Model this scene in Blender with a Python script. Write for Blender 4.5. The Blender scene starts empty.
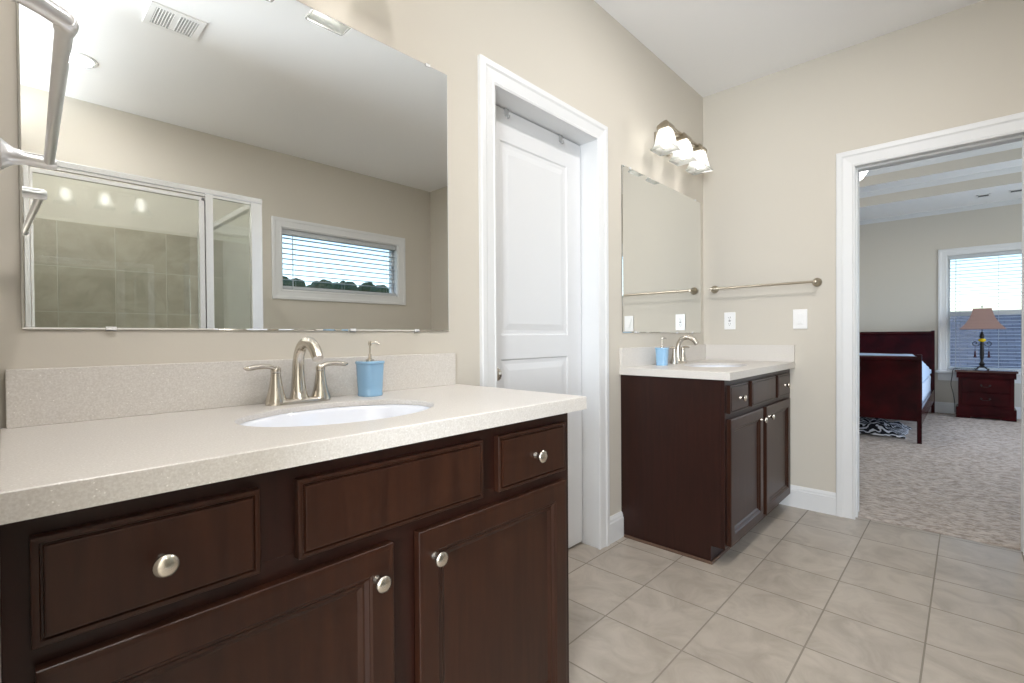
import bpy, bmesh, math, random
from mathutils import Vector, Matrix, noise

random.seed(7)
D = bpy.data
SC = bpy.context.scene
COL = SC.collection
R = math.radians

# ------------------------------------------------------------------ camera
CAM_H = 1.0684
cam_data = D.cameras.new('camera')
cam_data.sensor_fit = 'HORIZONTAL'
cam_data.sensor_width = 36.0
cam_data.lens = 481.68 / 1024 * 36.0
cam_data.clip_start = 0.02
cam_data.clip_end = 300
cam = D.objects.new('camera', cam_data)
COL.objects.link(cam)
yaw, pitch, roll = R(43.401), R(-0.567), R(-0.3895)
f0 = Vector((math.cos(yaw), math.sin(yaw), 0))
r0 = Vector((math.sin(yaw), -math.cos(yaw), 0))
u0 = Vector((0, 0, 1))
fw = f0 * math.cos(pitch) + u0 * math.sin(pitch)
up = -f0 * math.sin(pitch) + u0 * math.cos(pitch)
rt = r0 * math.cos(roll) + up * math.sin(roll)
up2 = -r0 * math.sin(roll) + up * math.cos(roll)
m = Matrix.Identity(4)
for i in range(3):
    m[i][0], m[i][1], m[i][2] = rt[i], up2[i], -fw[i]
m[0][3], m[1][3], m[2][3] = 0.0, 0.0, CAM_H
cam.matrix_world = m
SC.camera = cam

# ------------------------------------------------------------------ colour management, sky
SC.view_settings.view_transform = 'Standard'
SC.view_settings.look = 'None'
SC.view_settings.exposure = 1.02
SC.view_settings.gamma = 1.0
SC.view_settings.use_curve_mapping = False
try:
    SC.cycles.max_bounces = 10
    SC.cycles.diffuse_bounces = 5
    SC.cycles.glossy_bounces = 6
    SC.cycles.transparent_max_bounces = 16
    SC.cycles.sample_clamp_indirect = 6.0
    SC.cycles.caustics_reflective = False
    SC.cycles.caustics_refractive = False
except Exception:
    pass
world = D.worlds.new('sky')
SC.world = world
world.use_nodes = True
wn, wl = world.node_tree.nodes, world.node_tree.links
for n in list(wn):
    wn.remove(n)
wo = wn.new('ShaderNodeOutputWorld')
wb = wn.new('ShaderNodeBackground')
sky = wn.new('ShaderNodeTexSky')
sky.sky_type = 'NISHITA'
sky.sun_disc = False
sky.sun_elevation = R(48)
sky.sun_rotation = R(200)
sky.air_density = 1.0
sky.dust_density = 0.5
sky.ozone_density = 1.5
wl.new(sky.outputs[0], wb.inputs[0])
wb.inputs[1].default_value = 0.17
wl.new(wb.outputs[0], wo.inputs[0])


def area_light(name, loc, rot, sx, sy, power, color):
    l = D.lights.new(name, 'AREA')
    l.shape = 'RECTANGLE'
    l.size, l.size_y = sx, sy
    l.energy = power
    l.color = color
    o = D.objects.new(name, l)
    COL.objects.link(o)
    o.location = loc
    o.rotation_euler = rot
    return o


# added fill light at a made-up opening behind the camera
area_light('added_entry_fill', (-1.92, -0.78, 1.36), (0, R(-104), 0), 1.3, 0.84, 70, (0.86, 0.93, 1.0))
# added fill for the bedroom, at an unseen made-up side opening
area_light('added_bedroom_fill', (6.3, -1.68, 1.45), (R(90), 0, 0), 3.4, 1.7, 20, (0.84, 0.92, 1.0))

# ------------------------------------------------------------------ materials


def nodes_of(name):
    mt = D.materials.new(name)
    mt.use_nodes = True
    nt = mt.node_tree
    b = nt.nodes.get('Principled BSDF')
    return mt, nt, b


def sset(b, **k):
    for key, v in k.items():
        key = key.replace('_', ' ')
        if key in b.inputs:
            b.inputs[key].default_value = v


def srgb(r, g, b):
    def c(x):
        x /= 255.0
        return x / 12.92 if x <= 0.04045 else ((x + 0.055) / 1.055) ** 2.4
    return (c(r), c(g), c(b), 1.0)


def plain(name, col, rough=0.5, metal=0.0, spec=0.5, coat=0.0, noise_amt=0.0, nscale=8.0, bump=0.0, bscale=60.0, stretch=None, emis=None, estr=0.0):
    mt, nt, b = nodes_of(name)
    sset(b, Base_Color=col, Roughness=rough, Metallic=metal, Specular_IOR_Level=spec, Coat_Weight=coat)
    tc = nt.nodes.new('ShaderNodeTexCoord')
    mp = nt.nodes.new('ShaderNodeMapping')
    nt.links.new(tc.outputs['Object'], mp.inputs[0])
    if stretch:
        mp.inputs['Scale'].default_value = stretch
    if noise_amt > 0:
        nz = nt.nodes.new('ShaderNodeTexNoise')
        nz.inputs['Scale'].default_value = nscale
        nz.inputs['Detail'].default_value = 6
        nt.links.new(mp.outputs[0], nz.inputs['Vector'])
        mx = nt.nodes.new('ShaderNodeMix')
        mx.data_type = 'RGBA'
        mx.inputs[6].default_value = tuple(min(1, c * (1 + noise_amt)) for c in col[:3]) + (1,)
        mx.inputs[7].default_value = tuple(c * (1 - noise_amt) for c in col[:3]) + (1,)
        nt.links.new(nz.outputs[0], mx.inputs[0])
        nt.links.new(mx.outputs[2], b.inputs['Base Color'])
    if bump > 0:
        nb = nt.nodes.new('ShaderNodeTexNoise')
        nb.inputs['Scale'].default_value = bscale
        nb.inputs['Detail'].default_value = 4
        nt.links.new(mp.outputs[0], nb.inputs['Vector'])
        bp = nt.nodes.new('ShaderNodeBump')
        bp.inputs['Strength'].default_value = bump
        bp.inputs['Distance'].default_value = 0.002
        nt.links.new(nb.outputs[0], bp.inputs['Height'])
        nt.links.new(bp.outputs[0], b.inputs['Normal'])
    if emis:
        sset(b, Emission_Color=emis, Emission_Strength=estr)
    return mt


def tile_mat(name, base, dark, grout, w, h, ox, oy, mortar, rough, axes='XY', marble=6.0):
    mt, nt, b = nodes_of(name)
    N, L = nt.nodes, nt.links
    tc = N.new('ShaderNodeTexCoord')
    sep = N.new('ShaderNodeSeparateXYZ')
    L.new(tc.outputs['Object'], sep.inputs[0])
    cmb = N.new('ShaderNodeCombineXYZ')
    L.new(sep.outputs['XYZ'.index(axes[0])], cmb.inputs[0])
    L.new(sep.outputs['XYZ'.index(axes[1])], cmb.inputs[1])
    mp = N.new('ShaderNodeMapping')
    mp.inputs['Location'].default_value = (-ox, -oy, 0)
    L.new(cmb.outputs[0], mp.inputs[0])
    br = N.new('ShaderNodeTexBrick')
    br.offset = 0.0
    br.squash = 1.0
    br.inputs['Scale'].default_value = 1.0
    br.inputs['Mortar Size'].default_value = mortar
    br.inputs['Mortar Smooth'].default_value = 0.25
    br.inputs['Brick Width'].default_value = w
    br.inputs['Row Height'].default_value = h
    br.inputs['Color1'].default_value = (0.0, 0, 0, 1)
    br.inputs['Color2'].default_value = (1, 1, 1, 1)
    br.inputs['Mortar'].default_value = (0.5, 0.5, 0.5, 1)
    L.new(mp.outputs[0], br.inputs['Vector'])
    # each tile gets its own cut of the marbling
    off = N.new('ShaderNodeVectorMath')
    off.operation = 'SCALE'
    L.new(br.outputs['Color'], off.inputs[0])
    off.inputs['Scale'].default_value = 7.0
    add = N.new('ShaderNodeVectorMath')
    add.operation = 'ADD'
    L.new(tc.outputs['Object'], add.inputs[0])
    L.new(off.outputs[0], add.inputs[1])
    nz = N.new('ShaderNodeTexNoise')
    nz.inputs['Scale'].default_value = marble
    nz.inputs['Detail'].default_value = 7
    nz.inputs['Roughness'].default_value = 0.6
    nz.inputs['Distortion'].default_value = 1.2
    L.new(add.outputs[0], nz.inputs['Vector'])
    rp = N.new('ShaderNodeValToRGB')
    rp.color_ramp.elements[0].position = 0.33
    rp.color_ramp.elements[0].color = dark
    rp.color_ramp.elements[1].position = 0.62
    rp.color_ramp.elements[1].color = base
    L.new(nz.outputs[0], rp.inputs[0])
    mx = N.new('ShaderNodeMix')
    mx.data_type = 'RGBA'
    L.new(br.outputs['Fac'], mx.inputs[0])
    L.new(rp.outputs[0], mx.inputs[6])
    mx.inputs[7].default_value = grout
    L.new(mx.outputs[2], b.inputs['Base Color'])
    rr = N.new('ShaderNodeMapRange')
    L.new(br.outputs['Fac'], rr.inputs[0])
    rr.inputs[3].default_value = rough
    rr.inputs[4].default_value = 0.85
    L.new(rr.outputs[0], b.inputs['Roughness'])
    inv = N.new('ShaderNodeMath')
    inv.operation = 'SUBTRACT'
    inv.inputs[0].default_value = 1.0
    L.new(br.outputs['Fac'], inv.inputs[1])
    bp = N.new('ShaderNodeBump')
    bp.inputs['Strength'].default_value = 0.6
    bp.inputs['Distance'].default_value = 0.002
    L.new(inv.outputs[0], bp.inputs['Height'])
    L.new(bp.outputs[0], b.inputs['Normal'])
    return mt


def glass_mat(name, tint, rough=0.0, ior=1.5):
    mt = D.materials.new(name)
    mt.use_nodes = True
    nt = mt.node_tree
    for n in list(nt.nodes):
        nt.nodes.remove(n)
    o = nt.nodes.new('ShaderNodeOutputMaterial')
    t = nt.nodes.new('ShaderNodeBsdfTransparent')
    t.inputs[0].default_value = tint
    g = nt.nodes.new('ShaderNodeBsdfGlossy')
    g.inputs['Roughness'].default_value = rough
    fr = nt.nodes.new('ShaderNodeFresnel')
    ge = nt.nodes.new('ShaderNodeNewGeometry')
    io = nt.nodes.new('ShaderNodeMapRange')
    io.inputs[3].default_value = ior
    io.inputs[4].default_value = 1 / ior
    nt.links.new(ge.outputs['Backfacing'], io.inputs[0])
    nt.links.new(io.outputs[0], fr.inputs[0])
    mx = nt.nodes.new('ShaderNodeMixShader')
    nt.links.new(fr.outputs[0], mx.inputs[0])
    nt.links.new(t.outputs[0], mx.inputs[1])
    nt.links.new(g.outputs[0], mx.inputs[2])
    nt.links.new(mx.outputs[0], o.inputs[0])
    return mt


def speckle_mat(name):
    mt, nt, b = nodes_of(name)
    N, L = nt.nodes, nt.links
    tc = N.new('ShaderNodeTexCoord')
    nz = N.new('ShaderNodeTexNoise')
    nz.inputs['Scale'].default_value = 330
    nz.inputs['Detail'].default_value = 3
    L.new(tc.outputs['Object'], nz.inputs['Vector'])
    rp = N.new('ShaderNodeValToRGB')
    e = rp.color_ramp.elements
    e[0].position, e[0].color = 0.30, srgb(206, 201, 194)
    e[1].position, e[1].color = 0.52, srgb(216, 211, 205)
    e2 = e.new(0.74)
    e2.color = srgb(226, 223, 218)
    L.new(nz.outputs[0], rp.inputs[0])
    vo = N.new('ShaderNodeTexVoronoi')
    vo.inputs['Scale'].default_value = 95
    L.new(tc.outputs['Object'], vo.inputs['Vector'])
    lt = N.new('ShaderNodeMath')
    lt.operation = 'LESS_THAN'
    lt.inputs[1].default_value = 0.1
    L.new(vo.outputs['Distance'], lt.inputs[0])
    mx = N.new('ShaderNodeMix')
    mx.data_type = 'RGBA'
    L.new(lt.outputs[0], mx.inputs[0])
    L.new(rp.outputs[0], mx.inputs[6])
    mx.inputs[7].default_value = srgb(244, 241, 236)
    L.new(mx.outputs[2], b.inputs['Base Color'])
    sset(b, Roughness=0.34, Specular_IOR_Level=0.4)
    return mt


def wood_mat(name, c1, c2, rough, grain=(30, 30, 2.5), spec=0.5, coat=0.15):
    mt, nt, b = nodes_of(name)
    N, L = nt.nodes, nt.links
    tc = N.new('ShaderNodeTexCoord')
    mp = N.new('ShaderNodeMapping')
    mp.inputs['Scale'].default_value = grain
    L.new(tc.outputs['Object'], mp.inputs[0])
    nz = N.new('ShaderNodeTexNoise')
    nz.inputs['Scale'].default_value = 1.6
    nz.inputs['Detail'].default_value = 8
    nz.inputs['Distortion'].default_value = 0.6
    L.new(mp.outputs[0], nz.inputs['Vector'])
    rp = N.new('ShaderNodeValToRGB')
    rp.color_ramp.elements[0].position = 0.35
    rp.color_ramp.elements[0].color = c1
    rp.color_ramp.elements[1].position = 0.7
    rp.color_ramp.elements[1].color = c2
    L.new(nz.outputs[0], rp.inputs[0])
    L.new(rp.outputs[0], b.inputs['Base Color'])
    sset(b, Roughness=rough, Specular_IOR_Level=spec, Coat_Weight=coat, Coat_Roughness=0.25)
    return mt


M = {}
M['wall'] = plain('wall_paint', srgb(209, 203, 192), 0.85, spec=0.2, bump=0.05, bscale=220)
M['ceiling'] = plain('ceiling_paint', srgb(250, 250, 251), 0.9, spec=0.1)
M['trim'] = plain('white_trim_paint', srgb(226, 227, 228), 0.38)
M['door'] = plain('white_door_paint', srgb(222, 223, 225), 0.42)
M['tile'] = tile_mat('floor_tile', srgb(182, 172, 160), srgb(160, 150, 138), srgb(140, 132, 121), 0.3035, 0.2995, 1.57 - 0.3035 * 20, 0.104 - 0.2995 * 20, 0.0032, 0.3)
M['shower_tile'] = tile_mat('shower_tile', srgb(180, 172, 156), srgb(158, 150, 135), srgb(186, 179, 164), 0.304, 0.308, 0.26 - 0.304 * 10, 1.875 - 0.308 * 10, 0.003, 0.25, 'XZ', 5.0)
M['shower_tile_y'] = tile_mat('shower_tile_side', srgb(180, 172, 156), srgb(158, 150, 135), srgb(186, 179, 164), 0.304, 0.308, -0.304 * 10, 1.875 - 0.308 * 10, 0.003, 0.25, 'YZ', 5.0)
M['quartz'] = speckle_mat('speckled_quartz')
M['espresso'] = wood_mat('espresso_wood', srgb(36, 15, 9), srgb(46, 21, 14), 0.38, coat=0.0, spec=0.35)
M['espresso_front'] = wood_mat('espresso_wood_fronts', srgb(43, 21, 12), srgb(56, 30, 18), 0.35, coat=0.0, spec=0.35)
M['toe'] = plain('shoe_molding_wood', srgb(92, 70, 56), 0.5, noise_amt=0.1)
M['cherry'] = wood_mat('cherry_wood', srgb(38, 3, 7), srgb(60, 7, 11), 0.22, grain=(6, 3, 3), coat=0.0, spec=0.18)
M['cherry_top'] = plain('polished_cherry_top', srgb(52, 8, 10), 0.18, coat=1.0)
M['nickel'] = plain('brushed_nickel', srgb(206, 199, 188), 0.27, metal=1.0, bump=0.02, bscale=300)
M['nickel_dark'] = plain('satin_nickel', srgb(176, 166, 150), 0.35, metal=1.0)
M['chrome'] = plain('bright_aluminium', srgb(232, 234, 238), 0.24, metal=0.85)
M['towel'] = plain('polished_bar_metal', srgb(240, 240, 242), 0.28, metal=0.9)
M['porcelain'] = plain('porcelain', srgb(240, 243, 250), 0.08, coat=0.5)
M['mirror'] = plain('mirror_silver', srgb(247, 249, 248), 0.0, metal=1.0)
M['mirror_back'] = plain('mirror_backing', srgb(60, 62, 58), 0.6)
M['blue'] = plain('blue_ceramic', srgb(146, 188, 222), 0.2, coat=0.4)
M['plate'] = plain('white_plastic', srgb(244, 244, 244), 0.3)
M['slot'] = plain('dark_slot', srgb(90, 90, 92), 0.6)
M['hook'] = plain('pale_grey_metal', srgb(176, 176, 176), 0.4)
M['duct'] = plain('vent_duct_grey', srgb(196, 196, 196), 0.7)
M['shower_glass'] = glass_mat('shower_glass', (0.95, 0.975, 0.955, 1), 0.0, 1.85)
M['window_glass'] = glass_mat('window_glass', (0.95, 0.98, 0.98, 1))
M['slat'] = plain('blind_slat_white', srgb(198, 202, 206), 0.45)
M['black'] = plain('black_iron', srgb(28, 24, 24), 0.4, metal=0.3)
M['amber'] = plain('amber_glass', srgb(226, 190, 20), 0.1, coat=0.5)
M['tassel'] = plain('maroon_tassel', srgb(60, 18, 26), 0.8)
M['linen'] = plain('pale_blue_linen', srgb(206, 222, 242), 0.8, noise_amt=0.05, nscale=20, bump=0.3, bscale=14)
M['blanket'] = plain('blue_quilt', srgb(186, 208, 236), 0.8, noise_amt=0.1, nscale=10)
M['cord'] = plain('black_cord', srgb(20, 20, 20), 0.5)
M['outside_wall'] = plain('neighbour_siding', srgb(190, 186, 178), 0.8)
M['leaf'] = plain('tree_leaf', srgb(54, 74, 48), 0.9, noise_amt=0.35, nscale=1.5)
M['bark'] = plain('tree_bark', srgb(90, 76, 62), 0.9, noise_amt=0.2)
M['ground'] = plain('grass_ground', srgb(110, 126, 84), 0.95, noise_amt=0.2, nscale=0.4)
M['dark'] = plain('gap_shade', srgb(30, 28, 26), 0.9)


def shingle_mat():
    mt, nt, b = nodes_of('roof_shingle')
    N, L = nt.nodes, nt.links
    tc = N.new('ShaderNodeTexCoord')
    br = N.new('ShaderNodeTexBrick')
    br.inputs['Scale'].default_value = 1.0
    br.inputs['Brick Width'].default_value = 0.35
    br.inputs['Row Height'].default_value = 0.16
    br.inputs['Mortar Size'].default_value = 0.012
    br.inputs['Color1'].default_value = srgb(118, 120, 132)
    br.inputs['Color2'].default_value = srgb(98, 100, 112)
    br.inputs['Mortar'].default_value = srgb(80, 84, 96)
    sep = N.new('ShaderNodeSeparateXYZ')
    cm = N.new('ShaderNodeCombineXYZ')
    L.new(tc.outputs['Object'], sep.inputs[0])
    L.new(sep.outputs[1], cm.inputs[0])
    L.new(sep.outputs[0], cm.inputs[1])
    L.new(cm.outputs[0], br.inputs['Vector'])
    L.new(br.outputs['Color'], b.inputs['Base Color'])
    sset(b, Roughness=0.9)
    return mt


M['shingle'] = shingle_mat()


def carpet_mat():
    mt, nt, b = nodes_of('shag_carpet')
    N, L = nt.nodes, nt.links
    tc = N.new('ShaderNodeTexCoord')
    nz = N.new('ShaderNodeTexNoise')
    nz.inputs['Scale'].default_value = 1.0
    nz.inputs['Detail'].default_value = 5
    nz.inputs['Roughness'].default_value = 0.7
    mp = N.new('ShaderNodeMapping')
    mp.inputs['Scale'].default_value = (46, 20, 30)
    mp.inputs['Rotation'].default_value = (0, 0, 0.25)
    L.new(tc.outputs['Object'], mp.inputs[0])
    L.new(mp.outputs[0], nz.inputs['Vector'])
    rp = N.new('ShaderNodeValToRGB')
    rp.color_ramp.elements[0].position = 0.36
    rp.color_ramp.elements[0].color = srgb(148, 136, 126)
    rp.color_ramp.elements[1].position = 0.6
    rp.color_ramp.elements[1].color = srgb(200, 189, 179)
    L.new(nz.outputs[0], rp.inputs[0])
    L.new(rp.outputs[0], b.inputs['Base Color'])
    bp = N.new('ShaderNodeBump')
    bp.inputs['Strength'].default_value = 0.9
    bp.inputs['Distance'].default_value = 0.012
    L.new(nz.outputs[0], bp.inputs['Height'])
    L.new(bp.outputs[0], b.inputs['Normal'])
    sset(b, Roughness=1.0, Specular_IOR_Level=0.1)
    return mt


M['carpet'] = carpet_mat()


def zebra_mat():
    mt, nt, b = nodes_of('zebra_throw')
    N, L = nt.nodes, nt.links
    tc = N.new('ShaderNodeTexCoord')
    nz = N.new('ShaderNodeTexWave')
    nz.inputs['Scale'].default_value = 7
    nz.inputs['Distortion'].default_value = 14
    nz.inputs['Detail'].default_value = 2
    L.new(tc.outputs['Object'], nz.inputs['Vector'])
    rp = N.new('ShaderNodeValToRGB')
    rp.color_ramp.interpolation = 'CONSTANT'
    rp.color_ramp.elements[0].color = srgb(22, 24, 32)
    rp.color_ramp.elements[1].position = 0.7
    rp.color_ramp.elements[1].color = srgb(232, 234, 240)
    L.new(nz.outputs[0], rp.inputs[0])
    L.new(rp.outputs[0], b.inputs['Base Color'])
    sset(b, Roughness=0.8)
    return mt


M['zebra'] = zebra_mat()


def shade_glass_mat():
    """frosted pressed glass of the vanity shades: lets light through and scatters it"""
    mt = D.materials.new('frosted_shade_glass')
    mt.use_nodes = True
    nt = mt.node_tree
    for n in list(nt.nodes):
        nt.nodes.remove(n)
    o = nt.nodes.new('ShaderNodeOutputMaterial')
    tl = nt.nodes.new('ShaderNodeBsdfTranslucent')
    tl.inputs[0].default_value = (0.5, 0.52, 0.49, 1)
    df = nt.nodes.new('ShaderNodeBsdfDiffuse')
    df.inputs[0].default_value = (0.6, 0.61, 0.58, 1)
    tr = nt.nodes.new('ShaderNodeBsdfTransparent')
    gl = nt.nodes.new('ShaderNodeBsdfGlossy')
    gl.inputs['Roughness'].default_value = 0.15
    m1 = nt.nodes.new('ShaderNodeMixShader')
    m1.inputs[0].default_value = 0.25
    m2 = nt.nodes.new('ShaderNodeMixShader')
    m2.inputs[0].default_value = 0.32
    m3 = nt.nodes.new('ShaderNodeMixShader')
    m3.inputs[0].default_value = 0.08
    L = nt.links
    L.new(tl.outputs[0], m1.inputs[1])
    L.new(df.outputs[0], m1.inputs[2])
    L.new(m1.outputs[0], m2.inputs[1])
    L.new(tr.outputs[0], m2.inputs[2])
    L.new(m2.outputs[0], m3.inputs[1])
    L.new(gl.outputs[0], m3.inputs[2])
    L.new(m3.outputs[0], o.inputs[0])
    return mt


M['shade_glass'] = shade_glass_mat()


def emit(name, col, st):
    mt, nt, b = nodes_of(name)
    sset(b, Base_Color=(0.8, 0.8, 0.8, 1), Emission_Color=col, Emission_Strength=st)
    return mt


M['bulb'] = emit('lit_bulb', (1.0, 0.94, 0.92, 1), 14.0)
M['downlight'] = emit('lit_downlight', (1.0, 0.97, 0.93, 1), 9.0)
M['bowl'] = emit('lit_bowl_glass', (1.0, 0.98, 0.95, 1), 3.0)


def lampshade_mat():
    mt, nt, b = nodes_of('lampshade_fabric')
    N, L = nt.nodes, nt.links
    sset(b, Base_Color=srgb(188, 156, 146), Roughness=0.8)
    tl = N.new('ShaderNodeBsdfTranslucent')
    tl.inputs[0].default_value = srgb(190, 150, 140)
    mx = N.new('ShaderNodeMixShader')
    mx.inputs[0].default_value = 0.4
    L.new(b.outputs[0], mx.inputs[1])
    L.new(tl.outputs[0], mx.inputs[2])
    L.new(mx.outputs[0], N['Material Output'].inputs[0])
    return mt


M['lampshade'] = lampshade_mat()

# ------------------------------------------------------------------ mesh helpers


def box(bm, x0, y0, z0, x1, y1, z1, bevel=0.0, seg=2):
    if x0 > x1: x0, x1 = x1, x0
    if y0 > y1: y0, y1 = y1, y0
    if z0 > z1: z0, z1 = z1, z0
    v = [bm.verts.new(p) for p in ((x0, y0, z0), (x1, y0, z0), (x1, y1, z0), (x0, y1, z0), (x0, y0, z1), (x1, y0, z1), (x1, y1, z1), (x0, y1, z1))]
    fs = [bm.faces.new([v[i] for i in q]) for q in ((0, 3, 2, 1), (4, 5, 6, 7), (0, 1, 5, 4), (1, 2, 6, 5), (2, 3, 7, 6), (3, 0, 4, 7))]
    if bevel > 0:
        es = list({e for f in fs for e in f.edges})
        bmesh.ops.bevel(bm, geom=es, offset=bevel, segments=seg, affect='EDGES', profile=0.5)


def loft(bm, rings, caps=True, closed=True):
    """rings: lists of points of equal length"""
    vs = [[bm.verts.new(p) for p in r] for r in rings]
    n = len(rings[0])
    for a, b in zip(vs[:-1], vs[1:]):
        for i in range(n if closed else n - 1):
            j = (i + 1) % n
            try:
                bm.faces.new((a[i], a[j], b[j], b[i]))
            except ValueError:
                pass
    if caps and closed:
        bm.faces.new(vs[0][::-1])
        bm.faces.new(vs[-1])
    return vs


def circle(c, r, n, u, v, ru=1.0, rv=1.0, p=2.0):
    out = []
    for i in range(n):
        t = 2 * math.pi * i / n
        ct, st = math.cos(t), math.sin(t)
        if p != 2.0:
            ct = math.copysign(abs(ct) ** (2 / p), ct)
            st = math.copysign(abs(st) ** (2 / p), st)
        out.append(Vector(c) + u * (r * ru * ct) + v * (r * rv * st))
    return out


X_, Y_, Z_ = Vector((1, 0, 0)), Vector((0, 1, 0)), Vector((0, 0, 1))


def lathe(bm, prof, c=(0, 0, 0), axis='Z', n=24, ru=1.0, rv=1.0, p=2.0):
    """prof: (radius, distance along the axis)"""
    ax = {'Z': (X_, Y_, Z_), 'Y': (Z_, X_, Y_), '-Y': (X_, Z_, -Y_), 'X': (Y_, Z_, X_), '-X': (Z_, Y_, -X_)}[axis]
    rings = [circle(Vector(c) + ax[2] * d, max(r, 1e-5), n, ax[0], ax[1], ru, rv, p) for r, d in prof]
    loft(bm, rings)


def catmull(pts, k=6):
    pts = [Vector(q) for q in pts]
    P = [pts[0] * 2 - pts[1]] + pts + [pts[-1] * 2 - pts[-2]]
    out = []
    for i in range(1, len(P) - 2):
        for s in range(k):
            t = s / k
            a, b, c, d = P[i - 1], P[i], P[i + 1], P[i + 2]
            out.append(0.5 * ((2 * b) + (c - a) * t + (2 * a - 5 * b + 4 * c - d) * t * t + (3 * b - a - 3 * c + d) * t ** 3))
    out.append(pts[-1])
    return out


def tube(bm, pts, rad, n=14, smooth=6, flat=1.0, upv=None):
    """rad: number or one per control point; flat squashes the section along upv"""
    if isinstance(rad, (int, float)):
        rad = [rad] * len(pts)
    if smooth > 1 and len(pts) > 2:
        path = catmull(pts, smooth)
        rr = []
        for i in range(len(rad) - 1):
            for s in range(smooth):
                t = s / smooth
                rr.append(rad[i] * (1 - t) + rad[i + 1] * t)
        rr.append(rad[-1])
    else:
        path = [Vector(q) for q in pts]
        rr = rad
    rings = []
    nrm = None
    for i, q in enumerate(path):
        t = (path[min(i + 1, len(path) - 1)] - path[max(i - 1, 0)]).normalized()
        if nrm is None:
            ref = upv if upv is not None else (Z_ if abs(t.z) < 0.9 else X_)
            nrm = (ref - t * ref.dot(t)).normalized()
        else:
            nrm = (nrm - t * nrm.dot(t)).normalized()
        b = t.cross(nrm)
        rings.append(circle(q, rr[i], n, nrm, b, flat, 1.0))
    loft(bm, rings)


def rect_ring(x0, x1, z0, z1, y, inset):
    return [(x0 + inset, y, z0 + inset), (x1 - inset, y, z0 + inset), (x1 - inset, y, z1 - inset), (x0 + inset, y, z1 - inset)]


def panel(bm, x0, x1, z0, z1, yback, prof):
    """a cabinet front facing -Y. prof: (inset, how far it stands in front of yback)"""
    rings = [rect_ring(x0, x1, z0, z1, yback, 0)] + [rect_ring(x0, x1, z0, z1, yback - d, i) for i, d in prof]
    loft(bm, rings)


def fix(bm):
    bmesh.ops.recalc_face_normals(bm, faces=bm.faces[:])


def obj(name, bm, mat, parent=None, smooth=None, loc=None):
    fix(bm)
    me = D.meshes.new(name)
    bm.to_mesh(me)
    bm.free()
    for mm in (mat if isinstance(mat, (list, tuple)) else [mat]):
        me.materials.append(mm)
    o = D.objects.new(name, me)
    COL.objects.link(o)
    if parent:
        o.parent = parent
    if loc:
        o.location = loc
    if smooth is not None:
        for p in me.polygons:
            p.use_smooth = True
        if smooth < 180:
            try:
                me.set_sharp_from_angle(angle=R(smooth))
            except Exception:
                pass
    return o


def nb():
    return bmesh.new()


def mk(name, parts, mat, parent=None, smooth=None, bevel=0.0):
    """one mesh of boxes given as tuples"""
    bm = nb()
    for p in parts:
        box(bm, *p, bevel=bevel)
    return obj(name, bm, mat, parent, smooth)


def tag(o, label=None, cat=None, group=None, kind=None):
    if label: o['label'] = label
    if cat: o['category'] = cat
    if group: o['group'] = group
    if kind: o['kind'] = kind
    return o


def thing(name, label, cat, loc=(0, 0, 0), rz=0.0, group=None):
    o = D.objects.new(name, None)
    o.empty_display_size = 0.05
    COL.objects.link(o)
    o.location = loc
    o.rotation_euler = (0, 0, rz)
    return tag(o, label, cat, group)


def struct(name, bm, mat, label=None, cat=None, smooth=None):
    o = obj(name, bm, mat, None, smooth)
    tag(o, label, cat, kind='structure')
    return o


def sbox(name, parts, mat, label, cat, bevel=0.0):
    bm = nb()
    for p in parts:
        box(bm, *p, bevel=bevel)
    return struct(name, bm, mat, label, cat)


def wall_with_hole(axis, a0, a1, z0, z1, h0, h1, hz0, hz1, t0, t1):
    """boxes that meet without overlapping, leaving the opening h0..h1 x hz0..hz1"""
    out = []
    for p, q, r, s_ in ((a0, h0, z0, z1), (h1, a1, z0, z1), (h0, h1, hz1, z1), (h0, h1, z0, hz0)):
        if q - p > 1e-6 and s_ - r > 1e-6:
            out.append((p, t0, r, q, t1, s_) if axis == 'X' else (t0, p, r, t1, q, s_))
    return out


def frame4(axis, a0, a1, z0, z1, wl_, wr_, wb_, wt_, t0, t1):
    return wall_with_hole(axis, a0, a1, z0, z1, a0 + wl_, a1 - wr_, z0 + wb_, z1 - wt_, t0, t1)


def dup(root, loc, label, rz=None):
    def rec(o, parent):
        c = o.copy()
        COL.objects.link(c)
        c.parent = parent
        for ch in o.children:
            rec(ch, c)
        return c
    r = rec(root, None)
    r.location = loc
    if rz is not None:
        r.rotation_euler = (0, 0, rz)
    r['label'] = label
    return r


# ------------------------------------------------------------------ main dimensions (metres)
WA = 1.3446          # face of the mirror wall (plane Y = WA)
WB = 3.3777          # face of the doorway wall (plane X = WB)
WC = -1.79           # face of the window wall (plane Y = WC)
H = 2.728            # ceiling
WT = 0.13            # wall thickness

# ------------------------------------------------------------------ room shell
sbox('floor', [(-2.1, WC - 0.1, -0.12, WB + 0.045, WA + 0.25, 0.0)], M['tile'], 'beige ceramic tiles laid square on the bathroom floor', 'floor')
sbox('ceiling', [(-2.1, WC - 0.1, H, WB + 0.02, WA + 0.12, H + 0.12)], M['ceiling'], 'flat white bathroom ceiling', 'ceiling')
# mirror wall with the closet door opening
DX0, DX1, DZ = 1.320, 2.046, 2.047
sbox('wall_mirror', wall_with_hole('X', -0.006, WB, -0.02, H, DX0 - 0.015, DX1 + 0.015, -0.02, DZ + 0.015, WA, WA + WT),
     M['wall'], 'beige painted wall behind the two vanities', 'wall')
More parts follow.
